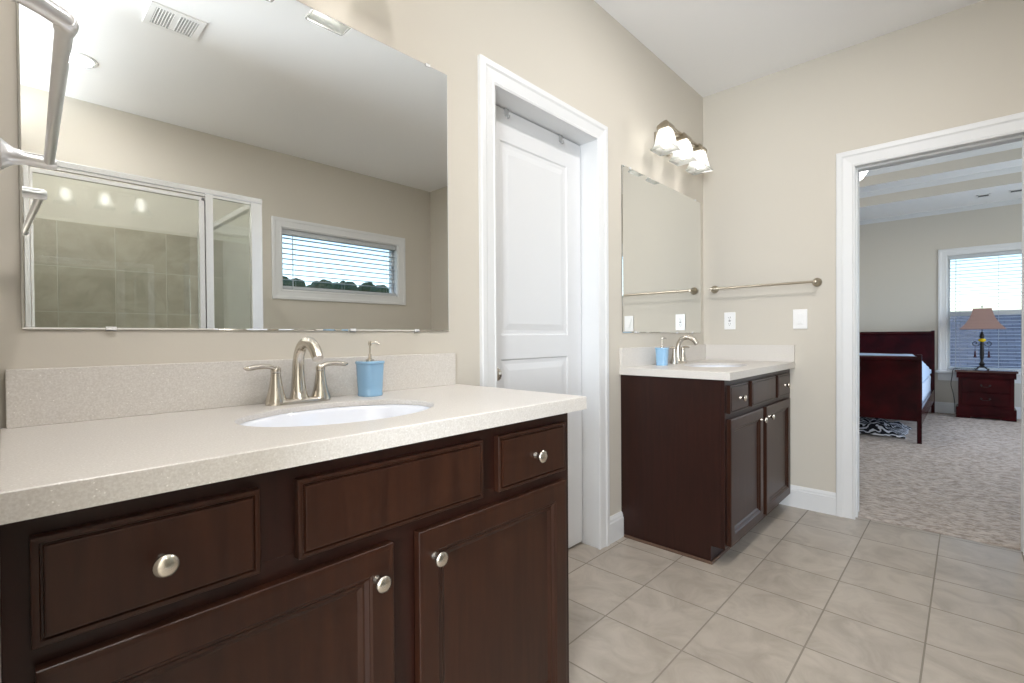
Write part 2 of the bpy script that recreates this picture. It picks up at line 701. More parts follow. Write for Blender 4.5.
# doorway wall
OY0, OY1, OZ = -0.203, 0.475, 2.033
sbox('wall_doorway', wall_with_hole('Y', WC - 0.1, WA + WT, -0.02, H, OY0 - 0.015, OY1 + 0.015, -0.02, OZ + 0.015, WB, WB + WT),
     M['wall'], 'beige painted wall with the doorway to the bedroom', 'wall')
# window wall
WX0, WX1, WZ0, WZ1 = 1.722, 2.945, 1.500, 2.067
sbox('wall_window', wall_with_hole('X', -2.1, WB, -0.02, H, WX0, WX1, WZ0, WZ1, WC - 0.14, WC),
     M['wall'], 'beige painted wall opposite the vanities with a high narrow window', 'wall')
# wall at the near end of the first vanity, and the entry side behind the photographer
sbox('wall_vanity_end', [(-2.1, 0.52, -0.02, -0.006, WA + WT, H)], M['wall'], 'beige wall at the near end of the first vanity', 'wall')
sbox('wall_shower_end', [(-0.06, WC, -0.02, 0.06, -0.44, 2.42)], M['wall'], 'beige wall at the near end of the shower, top cut down for light', 'wall')  # top left open so the added entry fill passes over
sbox('wall_entry', [(-2.1, WC - 0.1, -0.02, -1.96, 0.6, 0.7), (-2.1, WC - 0.1, 2.3, -1.96, 0.6, H), (-2.1, WC - 0.1, 0.7, -1.96, -1.2, 2.3), (-2.1, -0.33, 0.7, -1.96, 0.6, 2.3)],
     M['wall'], 'beige entry wall with an added opening for the fill light', 'wall')  # unseen wall; its opening is made up to bring light in

# baseboards


def baseboard_y(bm, x, y0, y1, s=-1, h=0.132, t=0.016):
    """along Y on plane X = x, standing out by s*t"""
    prof = [(0, 0), (t, 0), (t, h * 0.78), (t * 0.75, h * 0.82), (t * 0.7, h * 0.9), (t * 0.3, h), (0, h)]
    loft(bm, [[(x + s * a, y, z) for a, z in prof] for y in (y0, y1)])


def baseboard_x(bm, y, x0, x1, s=-1, h=0.132, t=0.016):
    prof = [(0, 0), (t, 0), (t, h * 0.78), (t * 0.75, h * 0.82), (t * 0.7, h * 0.9), (t * 0.3, h), (0, h)]
    loft(bm, [[(x, y + s * a, z) for a, z in prof] for x in (x0, x1)])


bm = nb(); baseboard_y(bm, WB, 0.56, 0.88)
struct('baseboard_doorway_wall', bm, M['trim'], 'white baseboard beside the second vanity and doorway', 'baseboard')
bm = nb(); baseboard_y(bm, WB, WC, -0.275)
struct('baseboard_doorway_far', bm, M['trim'], 'white baseboard beyond the doorway', 'baseboard')
bm = nb(); baseboard_x(bm, WA, 2.118, 2.262)
struct('baseboard_mirror_wall', bm, M['trim'], 'short white baseboard between closet door and second vanity', 'baseboard')
bm = nb(); baseboard_x(bm, WA, 1.08, 1.252)
struct('baseboard_mirror_near', bm, M['trim'], 'short white baseboard between first vanity and closet door', 'baseboard')
bm = nb(); baseboard_x(bm, WC, 1.25, WB, s=1)
struct('baseboard_window_wall', bm, M['trim'], 'white baseboard under the high window', 'baseboard')


def casing_profile(w, t):
    # (across the width from the opening outwards, thickness)
    return [(0, 0), (0, t * 0.55), (w * 0.1, t * 0.72), (w * 0.16, t * 0.55), (w * 0.62, t * 0.75), (w * 0.72, t), (w * 0.96, t), (w, t * 0.8), (w, 0)]


def casing(bm, a0, a1, ztop, w, t, place, z0=0.0, four=False):
    """mitred casing round an opening a0..a1 wide. place(a, z, out) -> point"""
    pr = casing_profile(w, t)
    if not four:
        loft(bm, [[place(a0 - p, z0, d) for p, d in pr], [place(a0 - p, ztop + p, d) for p, d in pr],
                  [place(a1 + p, ztop + p, d) for p, d in pr], [place(a1 + p, z0, d) for p, d in pr]])
    else:
        rings = [[place(a0 - p, z0 - p, d) for p, d in pr], [place(a0 - p, ztop + p, d) for p, d in pr],
                 [place(a1 + p, ztop + p, d) for p, d in pr], [place(a1 + p, z0 - p, d) for p, d in pr]]
        rings.append(rings[0])
        loft(bm, rings, caps=False)


# closet door: casing, jambs, slab
bm = nb()
casing(bm, DX0 + 0.006, DX1 - 0.006, DZ, 0.083, 0.019, lambda a, z, d: (a, WA - d, z))
struct('trim_1', bm, M['trim'], 'white mitred casing round the closet door', 'door casing')
sbox('trim_2', wall_with_hole('X', DX0 - 0.015, DX1 + 0.015, 0, DZ + 0.015, DX0, DX1, 0, DZ, WA - 0.001, WA + WT),
     M['trim'], 'white jambs lining the closet door opening', 'door jamb')

door = D.objects.new('door_1', None)
COL.objects.link(door)
door.location = (DX0, WA + 0.096, 0)
tag(door, 'white two-panel closet door, closed, between the two vanities', 'door', kind='structure')
DW = DX1 - DX0


def panel_door(bm, w, z0, z1, th, panels):
    """slab facing -Y at y=0 with recessed panels (x0,x1,z0,z1)"""
    box(bm, 0.005, 0.0065, z0, w - 0.005, th, z1)
    xs = sorted({0.005, w - 0.005} | {p[0] for p in panels} | {p[1] for p in panels})
    zs = sorted({z0, z1} | {p[2] for p in panels} | {p[3] for p in panels})
    for i in range(len(xs) - 1):
        for j in range(len(zs) - 1):
            cx, cz = (xs[i] + xs[i + 1]) / 2, (zs[j] + zs[j + 1]) / 2
            if any(p[0] < cx < p[1] and p[2] < cz < p[3] for p in panels):
                continue
            box(bm, xs[i], -0.0, zs[j], xs[i + 1], 0.0065, zs[j + 1])
    for x0, x1, a, b in panels:
        rings = [rect_ring(x0, x1, a, b, y, ins) for ins, y in ((0, 0.0), (0.006, 0.005), (0.022, 0.0055), (0.05, 0.001), (0.052, 0.0009))]
        vs = loft(bm, rings, caps=False)
        bm.faces.new(vs[-1])


bm = nb()
panel_door(bm, DW, 0.014, DZ - 0.006, 0.035, [(0.135, DW - 0.12, 0.26, 0.972), (0.135, DW - 0.12, 1.075, 1.905)])
obj('door_slab', bm, M['door'], door)
sbox('wall_closet_shade', [(DX0 - 0.1, WA + WT + 0.02, -0.05, DX1 + 0.1, WA + WT + 0.06, DZ + 0.1)], M['dark'], 'dark sheet behind the white closet door, standing in for shade in its gaps', 'wall')  # sheet coloured dark to stand in for shade in the door gaps
bm = nb()
lathe(bm, [(0.0, 0), (0.032, 0), (0.032, 0.006), (0.012, 0.012), (0.011, 0.03), (0.02, 0.036), (0.027, 0.046), (0.026, 0.056), (0.016, 0.064), (0, 0.066)], (0.058, 0, 0.915), '-Y')
obj('door_knob', bm, M['nickel'], door, 40)


def over_door_hook(x, label):
    t = thing('over_door_hook', label, 'hook', (x, WA + 0.096, 2.003), 0, 'hooks hung over the closet door')
    bm = nb()
    box(bm, -0.012, -0.0045, 0.008, 0.012, -0.002, 0.0435, 0.0008)
    box(bm, -0.012, -0.0045, 0.0405, 0.012, 0.037, 0.0428, 0.0004)
    obj('strap', bm, M['hook'], t)
    bm = nb()
    tube(bm, [(0, -0.003, 0.014), (0, -0.008, 0.004), (0, -0.016, 0.002), (0, -0.019, 0.012)], [0.004, 0.0035, 0.0035, 0.004], 8)
    obj('hook_tip', bm, M['hook'], t, 60)


over_door_hook(1.496, 'small metal hook over the closet door, nearer the first mirror')
over_door_hook(1.873, 'small metal hook over the closet door, nearer the second mirror')

# doorway to the bedroom: casings, jambs
bm = nb()
casing(bm, OY0 + 0.006, OY1 - 0.006, OZ, 0.0925, 0.019, lambda a, z, d: (WB - d, a, z))
struct('trim_3', bm, M['trim'], 'white mitred casing round the bedroom doorway, bathroom side', 'door casing')
bm = nb()
casing(bm, OY0 + 0.006, OY1 - 0.006, OZ, 0.088, 0.019, lambda a, z, d: (WB + WT + d, a, z))
struct('trim_4', bm, M['trim'], 'white casing on the bedroom side of the doorway', 'door casing')
jm = D.objects.new('trim_5', None)
COL.objects.link(jm)
tag(jm, 'white jambs and stops lining the bedroom doorway', 'door jamb', kind='structure')
mk('jamb', wall_with_hole('Y', OY0 - 0.015, OY1 + 0.015, 0, OZ + 0.015, OY0, OY1, 0, OZ, WB - 0.001, WB + WT + 0.001), M['trim'], jm)
mk('door_stop', wall_with_hole('Y', OY0, OY1, 0, OZ, OY0 + 0.01, OY1 - 0.01, 0, OZ - 0.01, WB + 0.038, WB + 0.075), M['trim'], jm)
mk('strike_plate', [(WB + 0.09, OY1 - 0.0015, 1.11, WB + 0.115, OY1, 1.17)], M['nickel_dark'], jm)
mk('catch_plate', [(WB + 0.088, 0.17, OZ - 0.002, WB + 0.108, 0.215, OZ)], M['nickel_dark'], jm)

# window on the wall opposite the mirrors (seen in the first mirror)
bm = nb()
casing(bm, WX0 + 0.004, WX1 - 0.004, WZ1 - 0.004, 0.085, 0.019, lambda a, z, d: (a, WC + d, z), z0=WZ0 + 0.004, four=True)
struct('trim_6', bm, M['trim'], 'white picture-frame casing round the high bathroom window', 'window casing')
win = D.objects.new('window_1', None)
COL.objects.link(win)
win.location = (WX0, WC - 0.13, WZ0)
tag(win, 'high narrow bathroom window reflected in the first mirror', 'window', kind='structure')
ww, wh = WX1 - WX0, WZ1 - WZ0
mk('window_frame', frame4('X', 0, ww, 0, wh, 0.035, 0.035, 0.035, 0.035, 0, 0.05), M['trim'], win)
mk('reveal', frame4('X', 0, ww, 0, wh, 0.012, 0.012, 0.012, 0.012, 0.0505, 0.131), M['trim'], win)
mk('window_pane', [(0.03, 0.02, 0.03, ww - 0.03, 0.024, wh - 0.03)], M['window_glass'], win)


def blind(name, label, w, h, loc, rz, pitch, depth, wand_x=None, tilt=0.0, group=None, stack=0.03):
    """horizontal slat blind hanging in x:0..w, z:0..h, y centred on 0"""
    t = thing(name, label, 'window blind', loc, rz)
    bm = nb()
    box(bm, 0.004, -depth / 2 - 0.004, h - 0.045, w - 0.004, depth / 2 + 0.004, h - 0.001, 0.002)
    obj('headrail', bm, M['slat'], t)
    bm = nb()
    z = h - 0.045 - pitch * 0.6
    k = 0
    dx = 0.007
    while z > stack + 0.02:
        c, s = math.cos(tilt), math.sin(tilt)
        hd = depth / 2
        pts = []
        for a, lift in ((-hd, 0), (-hd * 0.5, 0.0015), (0, 0.002), (hd * 0.5, 0.0015), (hd, 0)):
            pts.append((a * c, z + a * s + lift))
        prof = [(y, zz) for y, zz in pts] + [(y, zz - 0.0026) for y, zz in reversed(pts)]
        loft(bm, [[(x, y, zz) for y, zz in prof] for x in (dx, w - dx)])
        z -= pitch
        k += 1
    obj('slats', bm, M['slat'], t)
    mk('bottom_rail', [(dx, -depth / 2, 0.004, w - dx, depth / 2, stack)], M['slat'], t, bevel=0.002)
    n = max(2, int(w / 0.45) + 1)
    for i in range(n):
        x = 0.12 + (w - 0.24) * i / (n - 1)
        bm = nb()
        for y in (-depth / 2 - 0.001, depth / 2 + 0.001):
            tube(bm, [(x, y, 0.02), (x, y, h - 0.04)], 0.0011, 6, 1)
        obj('ladder_cord', bm, M['slat'], t)
    if wand_x is not None:
        bm = nb()
        y = (-1 if wand_x < 0 else 1) * (depth / 2 + 0.012)
        tube(bm, [(abs(wand_x), y, h - 0.04), (abs(wand_x), y, 0.03)], 0.0035, 8, 1)
        tube(bm, [(abs(wand_x), y, 0.03), (abs(wand_x), y, 0.0)], 0.006, 8, 1)
        obj('tilt_wand', bm, M['slat'], t)
    return t


blind('window_blind', 'white horizontal slat blind in the high bathroom window', ww - 0.03, wh - 0.026, (WX0 + 0.015, WC - 0.045, WZ0 + 0.013), 0, 0.047, 0.05, wand_x=0.09)

# ------------------------------------------------------------------ bedroom shell
BX0, BX1 = WB + WT, 8.68
BY0, BY1 = -1.78, 3.2
T1, T2, T3 = H, 2.90, 3.07       # tray steps
XA, XB = 7.717, 7.36             # far edges of the two tray steps
sbox('floor.001', [(WB + 0.045, BY0 - 0.1, -0.12, BX1 + 0.1, BY1 + 0.1, -0.004)], M['carpet'], 'bedroom floor under the carpet pile', 'floor')
# carpet pile: a dense uneven surface
bm = nb()
cx0, cx1, cy0, cy1, st = WB + 0.05, BX1 - 0.005, -1.7, 2.4, 0.024
nx, ny = int((cx1 - cx0) / st), int((cy1 - cy0) / st)
grid = []
for i in range(nx + 1):
    row = []
    for j in range(ny + 1):
        x, y = cx0 + (cx1 - cx0) * i / nx, cy0 + (cy1 - cy0) * j / ny
        # keep the pile out of the wall either side of the doorway
        if not (OY0 - 0.015 < y < OY1 + 0.015):
            x = max(x, WB + WT + 0.02) if i == 0 else x
        z = 0.007 + 0.010 * noise.noise(Vector((x * 26, y * 15, 0))) + 0.006 * noise.noise(Vector((x * 60, y * 40, 3)))
        row.append(bm.verts.new((x, y, max(z, -0.003) if i else 0.0)))
    grid.append(row)
for i in range(nx):
    for j in range(ny):
        yv = (grid[i][j].co.y + grid[i][j + 1].co.y) / 2
        if grid[i][j].co.x < WB + WT + 0.0 and not (OY0 - 0.02 < yv < OY1 + 0.02):
            continue
        bm.faces.new((grid[i][j], grid[i + 1][j], grid[i + 1][j + 1], grid[i][j + 1]))
carpet = obj('carpet', bm, M['carpet'], None, 180)
tag(carpet, 'taupe shag carpet covering the bedroom floor', 'carpet', kind='stuff')

# far bedroom wall with the window
BWY0, BWY1, BWZ0, BWZ1 = -0.78, 0.205, 0.575, 2.115
sbox('wall_bedroom_far', wall_with_hole('Y', BY0, BY1, -0.02, H + 0.05, BWY0, BWY1, BWZ0, BWZ1, BX1, BX1 + 0.14),
     M['wall'], 'taupe bedroom wall behind the bed and nightstand', 'wall')
sbox('wall_bedroom_left', [(BX0, BY1, -0.02, BX1 + 0.14, BY1 + 0.14, H + 0.05)], M['wall'], 'bedroom wall past the bed', 'wall')
sbox('wall_bedroom_right', wall_with_hole('X', BX0, BX1 + 0.14, -0.02, H + 0.05, 4.5, 8.1, 0.55, 2.35, BY0 - 0.14, BY0),
     M['wall'], 'bedroom side wall with a wide made-up opening for light', 'wall')  # unseen wall, opening invented for the bedroom fill
sbox('wall_bedroom_near', [(WB, WA + WT, -0.02, BX0, BY1 + 0.14, H + 0.05)], M['wall'], 'bedroom wall beside the bathroom', 'wall')

# tray ceiling: lower soffit ring, two painted risers, raised flat
AX0, AY0, AY1 = 4.3, -1.05, 2.3
Bi = 0.36


def ring_faces(bm, o, i, zo, zi):
    """o,i = (x0,x1,y0,y1) outer and inner rectangles at heights zo, zi"""
    P = [(o[0], o[2], zo), (o[1], o[2], zo), (o[1], o[3], zo), (o[0], o[3], zo)]
    Q = [(i[0], i[2], zi), (i[1], i[2], zi), (i[1], i[3], zi), (i[0], i[3], zi)]
    loft(bm, [P, Q], caps=False)


r0_ = (BX0 - 0.02, BX1 + 0.1, BY0 - 0.1, BY1 + 0.1)
r1_ = (AX0, XA, AY0, AY1)
r2_ = (AX0 + Bi, XB, AY0 + Bi, AY1 - Bi)
bm = nb(); ring_faces(bm, r0_, r1_, T1, T1)
ring_faces(bm, r1_, r2_, T2, T2)
P = [bm.verts.new(p) for p in ((r2_[0], r2_[2], T3), (r2_[1], r2_[2], T3), (r2_[1], r2_[3], T3), (r2_[0], r2_[3], T3))]
bm.faces.new(P)
struct('ceiling.001', bm, M['ceiling'], 'white stepped tray ceiling of the bedroom', 'ceiling')
bm = nb(); ring_faces(bm, r1_, r1_, T1, T2); ring_faces(bm, r2_, r2_, T2, T3)
struct('wall_tray_risers', bm, M['wall'], 'taupe risers of the bedroom tray ceiling', 'ceiling riser')


def crown(bm, rect, z, s=1, w=0.055, h=0.055):
    """crown moulding round the inside of a rectangle, hanging from z"""
    pr = [(0, -h), (w * 0.15, -h), (w * 0.3, -h * 0.75), (w * 0.75, -h * 0.35), (w, -h * 0.2), (w, 0), (0, 0)]
    x0, x1, y0, y1 = rect
    rings = []
    for sx, sy, x, y in ((1, 1, x0, y0), (-1, 1, x1, y0), (-1, -1, x1, y1), (1, -1, x0, y1)):
        rings.append([(x + sx * p * s, y + sy * p * s, z + d) for p, d in pr])
    rings.append(rings[0])
    loft(bm, rings, caps=False)


bm = nb(); crown(bm, (BX0, BX1, BY0, BY1), T1)
struct('trim_7', bm, M['trim'], 'white crown moulding at the top of the bedroom walls', 'crown moulding')
bm = nb(); crown(bm, r1_, T2); 
struct('trim_8', bm, M['trim'], 'white crown moulding on the first tray step', 'crown moulding')
bm = nb(); crown(bm, r2_, T3)
struct('trim_9', bm, M['trim'], 'white crown moulding on the top tray step', 'crown moulding')
bm = nb(); baseboard_y(bm, BX1, BY0, BY1, h=0.15)
struct('baseboard_bedroom_far', bm, M['trim'], 'white baseboard behind bed and nightstand', 'baseboard')

# bedroom window
bm = nb()
casing(bm, BWY0 + 0.004, BWY1 - 0.004, BWZ1 - 0.004, 0.088, 0.02, lambda a, z, d: (BX1 - d, a, z), z0=BWZ0)
struct('trim_10', bm, M['trim'], 'white casing round the bedroom window', 'window casing')
sill = D.objects.new('trim_11', None)
COL.objects.link(sill)
tag(sill, 'white window stool and apron behind the nightstand', 'window sill', kind='structure')
mk('stool', [(BX1 - 0.05, BWY0 - 0.11, BWZ0 - 0.03, BX1 + 0.02, BWY1 + 0.11, BWZ0)], M['trim'], sill, bevel=0.004)
mk('apron', [(BX1 - 0.016, BWY0 - 0.085, BWZ0 - 0.13, BX1, BWY1 + 0.085, BWZ0 - 0.03)], M['trim'], sill)
w2 = D.objects.new('window_2', None)
COL.objects.link(w2)
w2.location = (BX1 + 0.04, BWY0, BWZ0)
tag(w2, 'tall double-hung bedroom window behind the table lamp', 'window', kind='structure')
bw, bh = BWY1 - BWY0, BWZ1 - BWZ0
mz = 1.335 - BWZ0
mk('window_frame', frame4('Y', 0, bw, 0, bh, 0.035, 0.035, 0.05, 0.04, 0.05, 0.1), M['trim'], w2)
mk('meeting_rail', [(0.045, 0.03, mz - 0.03, 0.1, bw - 0.03, mz + 0.03)], M['trim'], w2)
mk('reveal', frame4('Y', 0, bw, 0, bh, 0.01, 0.01, 0.01, 0.01, -0.041, 0.0495), M['trim'], w2)
mk('window_pane', [(0.074, 0.03, 0.04, 0.078, bw - 0.03, bh - 0.03)], M['window_glass'], w2)
blind('window_blind', 'white horizontal slat blind in the tall bedroom window', bw - 0.024, bh - 0.024, (BX1 + 0.03, BWY1 - 0.012, BWZ0 + 0.012), R(-90), 0.0445, 0.05, wand_x=-0.08)

# ------------------------------------------------------------------ vanity cabinets
VW = 1.08
YF = -(WA - 0.806)       # carcass face
YD = -(WA - 0.787)       # door face


def knob(parent, x, z, y=YD):
    bm = nb()
    lathe(bm, [(0.0, 0), (0.0085, 0), (0.0085, 0.002), (0.006, 0.005), (0.0055, 0.013), (0.009, 0.017), (0.0145, 0.020), (0.0155, 0.0235), (0.0145, 0.027), (0.009, 0.0295), (0.0, 0.0305)], (0, 0, 0), '-Y', 24)
    return obj('knob', bm, M['nickel'], parent, 50, loc=(x, y, z))


def vanity_cabinet(loc, label):
    t = thing('vanity_cabinet', label, 'cabinet', loc, 0, 'espresso vanity cabinets')
    bm = nb()
    # sides, bottom, back, face frame
    box(bm, 0, YF + 0.0185, 0.085, 0.018, -0.002, 0.8625)
    box(bm, 0, -0.4756 + 0.0, 0.0, 0.018, -0.002, 0.085)
    box(bm, VW - 0.018, YF + 0.0185, 0.085, VW, -0.002, 0.8625)
    box(bm, VW - 0.018, -0.4756, 0.0, VW, -0.002, 0.085)
    box(bm, 0.018, YF + 0.02, 0.085, VW - 0.018, -0.002, 0.103)
    box(bm, 0.018, -0.012, 0.103, VW - 0.018, -0.002, 0.8625)
    obj('carcass', bm, M['espresso'], t)
    bm = nb()
    # face frame stiles and rails
    for x0, x1 in ((0, 0.04), (0.508, 0.566), (VW - 0.04, VW)):
        box(bm, x0, YF, 0.085, x1, YF + 0.018, 0.8625)
    for z0, z1 in ((0.085, 0.115), (0.672, 0.715), (0.825, 0.8625)):
        box(bm, 0.04, YF, z0, 0.508, YF + 0.018, z1)
        box(bm, 0.566, YF, z0, VW - 0.04, YF + 0.018, z1)
    for x0, x1 in ((0.262, 0.344), (0.735, 0.805)):
        box(bm, x0, YF + 0.0005, 0.7, x1, YF + 0.018, 0.84)
    obj('face_frame', bm, M['espresso'], t)
    mk('toe_board', [(0.018, -0.4756, 0.0, VW - 0.018, -0.46, 0.085)], M['espresso'], t)
    bm = nb()
    box(bm, -0.008, -0.4756, 0.0, 0.0, -0.02, 0.014, 0.002)
    box(bm, -0.008, -0.484, 0.0, VW, -0.4756, 0.014, 0.002)
    obj('shoe_molding', bm, M['toe'], t)
    slab = [(0.0, 0.0150), (0.001, 0.0160), (0.0035, 0.0165), (0.007, 0.0165), (0.0085, 0.0135), (0.0105, 0.0135), (0.0115, 0.0185), (0.013, 0.019), (0.03, 0.019)]
    z0, z1 = 0.707, 0.837
    for x0, x1, nm in ((0.024, 0.274, 'drawer'), (0.332, 0.744, 'false_drawer_front'), (0.793, 1.049, 'drawer')):
        bm = nb()
        panel(bm, x0, x1, z0, z1, YF - 0.0005, slab)
        d = obj(nm, bm, M['espresso_front'], t)
        if nm == 'drawer':
            knob(d, (x0 + x1) / 2, (z0 + z1) / 2 - 0.001)
    st = 0.052
    dp = [(0.0, 0.0165), (0.0012, 0.0178), (0.004, 0.0185), (0.009, 0.019), (st - 0.006, 0.019), (st - 0.002, 0.0165), (st, 0.0165), (st + 0.006, 0.011), (st + 0.010, 0.011), (st + 0.018, 0.0065), (st + 0.03, 0.0062)]
    for x0, x1, kx in ((0.027, 0.509, 0.472), (0.567, 1.049, 0.604)):
        bm = nb()
        panel(bm, x0, x1, 0.095, 0.681, YF - 0.0005, dp)
        d = obj('door', bm, M['espresso_front'], t)
        knob(d, kx, 0.624)
    return t


va = vanity_cabinet((-0.0052, WA, 0), 'espresso vanity cabinet in the foreground, under the mirror that reflects the shower')
vb = dup(va, (2.262, WA, 0), 'espresso vanity cabinet in the corner between closet door and bedroom doorway')
mk('filler_strip', [(VW, YF, 0.085, VW + 0.033, YF + 0.018, 0.8625)], M['espresso'], vb)

# ------------------------------------------------------------------ countertops, sinks
CW, CZ0, CZ1 = 1.1296, 0.864, 0.900
CF = -(WA - 0.7765)
SX, SY, SA, SB = 0.546, -(WA - 1.045), 0.224, 0.160


def countertop(loc, side, label):
    t = thing('countertop', label, 'countertop', loc, 0, 'speckled quartz countertops')
    bm = nb()
    x0, x1, y0, y1 = 0.0, CW, CF, -0.001
    n = 64
    angs = sorted([2 * math.pi * i / n for i in range(n)] + [math.atan2(y - SY, x - SX) % (2 * math.pi) for x in (x0, x1) for y in (y0, y1)])

    def edge_pt(a, e=0.0):
        dx, dy = math.cos(a), math.sin(a)
        tt = 1e9
        if dx > 1e-9: tt = min(tt, (x1 - e - SX) / dx)
        if dx < -1e-9: tt = min(tt, (x0 + e - SX) / dx)
        if dy > 1e-9: tt = min(tt, (y1 - SY) / dy)
        if dy < -1e-9: tt = min(tt, (y0 + e - SY) / dy)
        return (SX + dx * tt, SY + dy * tt)

    def ell(a, g=0.0):
        dx, dy = math.cos(a), math.sin(a)
        rr = 1 / math.sqrt((dx / (SA + g)) ** 2 + (dy / (SB + g)) ** 2)
        return (SX + dx * rr, SY + dy * rr)

    e = 0.0016
    rings = [[edge_pt(a, 0) + (CZ0,) for a in angs], [edge_pt(a, 0) + (CZ1 - e,) for a in angs], [edge_pt(a, e) + (CZ1,) for a in angs],
             [ell(a, e) + (CZ1,) for a in angs], [ell(a) + (CZ1 - e,) for a in angs], [ell(a) + (CZ1 - 0.013,) for a in angs]]
    rings.append(rings[0])
    loft(bm, [[(p[0], p[1], p[2] - CZ0) for p in r] for r in rings], caps=False)
    bmesh.ops.remove_doubles(bm, verts=bm.verts[:], dist=1e-6)
    obj('worktop', bm, M['quartz'], t)
    z = CZ1 - CZ0
    mk('backsplash', [(0.0 if side > 0 else 0.008, -0.02, z, CW - (0.016 if side < 0 else 0.0), -0.001, z + (0.112 if side < 0 else 0.105))], M['quartz'], t, bevel=0.0015)
    if side > 0:
        mk('side_splash', [(CW - 0.0205, CF + 0.001, z, CW - 0.001, -0.0205, z + 0.105)], M['quartz'], t, bevel=0.0015)
    return t


c1 = countertop((-0.0055, WA, CZ0), -1, 'speckled off-white quartz countertop in the foreground with an oval sink cut-out')
c2 = countertop((2.2482, WA, CZ0), 1, 'speckled off-white quartz countertop of the corner vanity beside the light switch wall')


def sink(loc, label):
    t = thing('sink_basin', label, 'sink', loc, 0, 'undermount oval sinks')
    bm = nb()
    n = 48
    prof_in = [(1.02, 0.0), (1.0, -0.002), (0.985, -0.012), (0.95, -0.04), (0.86, -0.085), (0.65, -0.125), (0.35, -0.142), (0.1, -0.147)]
    rings = [circle((0, 0, 0 + d), 1.0, n, X_ * (SA * r), Y_ * (SB * r)) for r, d in prof_in]
    outer = [circle((0, 0, d - 0.008), 1.0, n, X_ * (SA * r + 0.01), Y_ * (SB * r + 0.01)) for r, d in reversed(prof_in)]
    outer = [r for r in outer]
    loft(bm, rings + outer[0:] + [rings[0]], caps=False)
    obj('basin', bm, M['porcelain'], t, 60)
    bm = nb()
    lathe(bm, [(0.0, -0.003), (0.03, -0.003), (0.031, 0.001), (0.024, 0.003), (0.02, 0.001), (0.012, 0.004), (0, 0.005)], (0, 0, -0.143), 'Z', 24)
    obj('drain', bm, M['nickel'], t, 50)
    return t


s1 = sink((-0.0055 + SX, WA + SY, CZ1 - 0.0135), 'white oval undermount sink in the near countertop')
s2 = dup(s1, (2.2482 + SX, WA + SY, CZ1 - 0.0135), 'white oval undermount sink in the corner countertop')

# ------------------------------------------------------------------ faucets


def faucet(loc, label):
    t = thing('faucet', label, 'faucet', loc, 0, 'brushed nickel faucets')
    bm = nb()
    # deck plate
    rings = []
    for z, k in ((0, 1.0), (0.006, 1.0), (0.011, 0.92), (0.013, 0.8)):
        rings.append(circle((0, 0, z), 1.0, 32, X_ * 0.082 * k, Y_ * 0.026 * k, p=3.2))
    loft(bm, rings)
    obj('deck_plate', bm, M['nickel'], t, 40)
    bm = nb()
    tube(bm, [(0, 0, 0.008), (0, 0.002, 0.03), (0, 0.004, 0.07), (0, 0.0, 0.115), (0, -0.022, 0.148), (0, -0.058, 0.158), (0, -0.092, 0.143), (0, -0.112, 0.118)],
         [0.025, 0.019, 0.0155, 0.014, 0.0138, 0.0142, 0.0145, 0.0135], 20, 6)
    obj('spout', bm, M['nickel'], t, 60)
    for s in (-1, 1):
        bm = nb()
        lathe(bm, [(0, 0.004), (0.0255, 0.004), (0.025, 0.012), (0.019, 0.03), (0.0145, 0.055), (0.012, 0.076), (0.0118, 0.08), (0, 0.081)], (s * 0.058, 0, 0), 'Z', 24)
        h = obj('handle', bm, M['nickel'], t, 50)
        bm = nb()
        lathe(bm, [(0, 0.081), (0.0115, 0.081), (0.0125, 0.086), (0.0115, 0.093), (0.006, 0.098), (0, 0.099)], (s * 0.058, 0, 0), 'Z', 20)
        tube(bm, [(s * 0.054, 0, 0.089), (s * 0.075, -0.001, 0.0975), (s * 0.100, -0.003, 0.0985), (s * 0.124, -0.006, 0.0955), (s * 0.134, -0.007, 0.0965)],
             [0.011, 0.0115, 0.0125, 0.011, 0.004], 16, 6, flat=0.55, upv=Z_)
        obj('lever', bm, M['nickel'], h, 60)
    bm = nb()
    tube(bm, [(0, 0.021, 0.01), (0, 0.021, 0.065)], 0.0025, 8, 1)
    lathe(bm, [(0, 0), (0.005, 0.001), (0.006, 0.006), (0.004, 0.011), (0, 0.012)], (0, 0.021, 0.063), 'Z', 12)
    obj('lift_rod', bm, M['nickel'], t, 50)
    return t


fa = faucet((0.532, 1.272, CZ1), 'brushed nickel two-handle faucet behind the near sink')
fb = dup(fa, (2.815, 1.272, CZ1), 'brushed nickel two-handle faucet behind the corner sink')


def soap(loc, label, rz=0.0):
    t = thing('soap_dispenser', label, 'soap dispenser', loc, rz, 'blue soap dispensers')
    bm = nb()
    prof = [(0.034, 0.0), (0.0355, 0.002), (0.0355, 0.008), (0.0345, 0.010), (0.036, 0.03), (0.0375, 0.055), (0.0385, 0.075), (0.0395, 0.092), (0.042, 0.094), (0.042, 0.099), (0.040, 0.101)]
    loft(bm, [circle((0, 0, z), r, 32, X_, Y_, 1, 1, 3.0) for r, z in prof])
    obj('bottle', bm, M['blue'], t, 40)
    bm = nb()
    lathe(bm, [(0, 0.1), (0.014, 0.1), (0.014, 0.105), (0.006, 0.108), (0.0055, 0.120), (0.0028, 0.121), (0.0028, 0.148), (0, 0.149)], (0, 0, 0), 'Z', 16)
    obj('collar', bm, M['nickel'], t, 40)
    bm = nb()
    lathe(bm, [(0, 0.146), (0.0055, 0.146), (0.006, 0.150), (0.0055, 0.158), (0, 0.159)], (0, 0, 0), 'Z', 14)
    tube(bm, [(0, 0, 0.153), (0.012, -0.012, 0.155), (0.022, -0.022, 0.150)], [0.004, 0.0035, 0.003], 10, 4)
    obj('pump_head', bm, M['nickel'], t, 50)
    t.scale = (0.88, 0.88, 1.0)
    return t


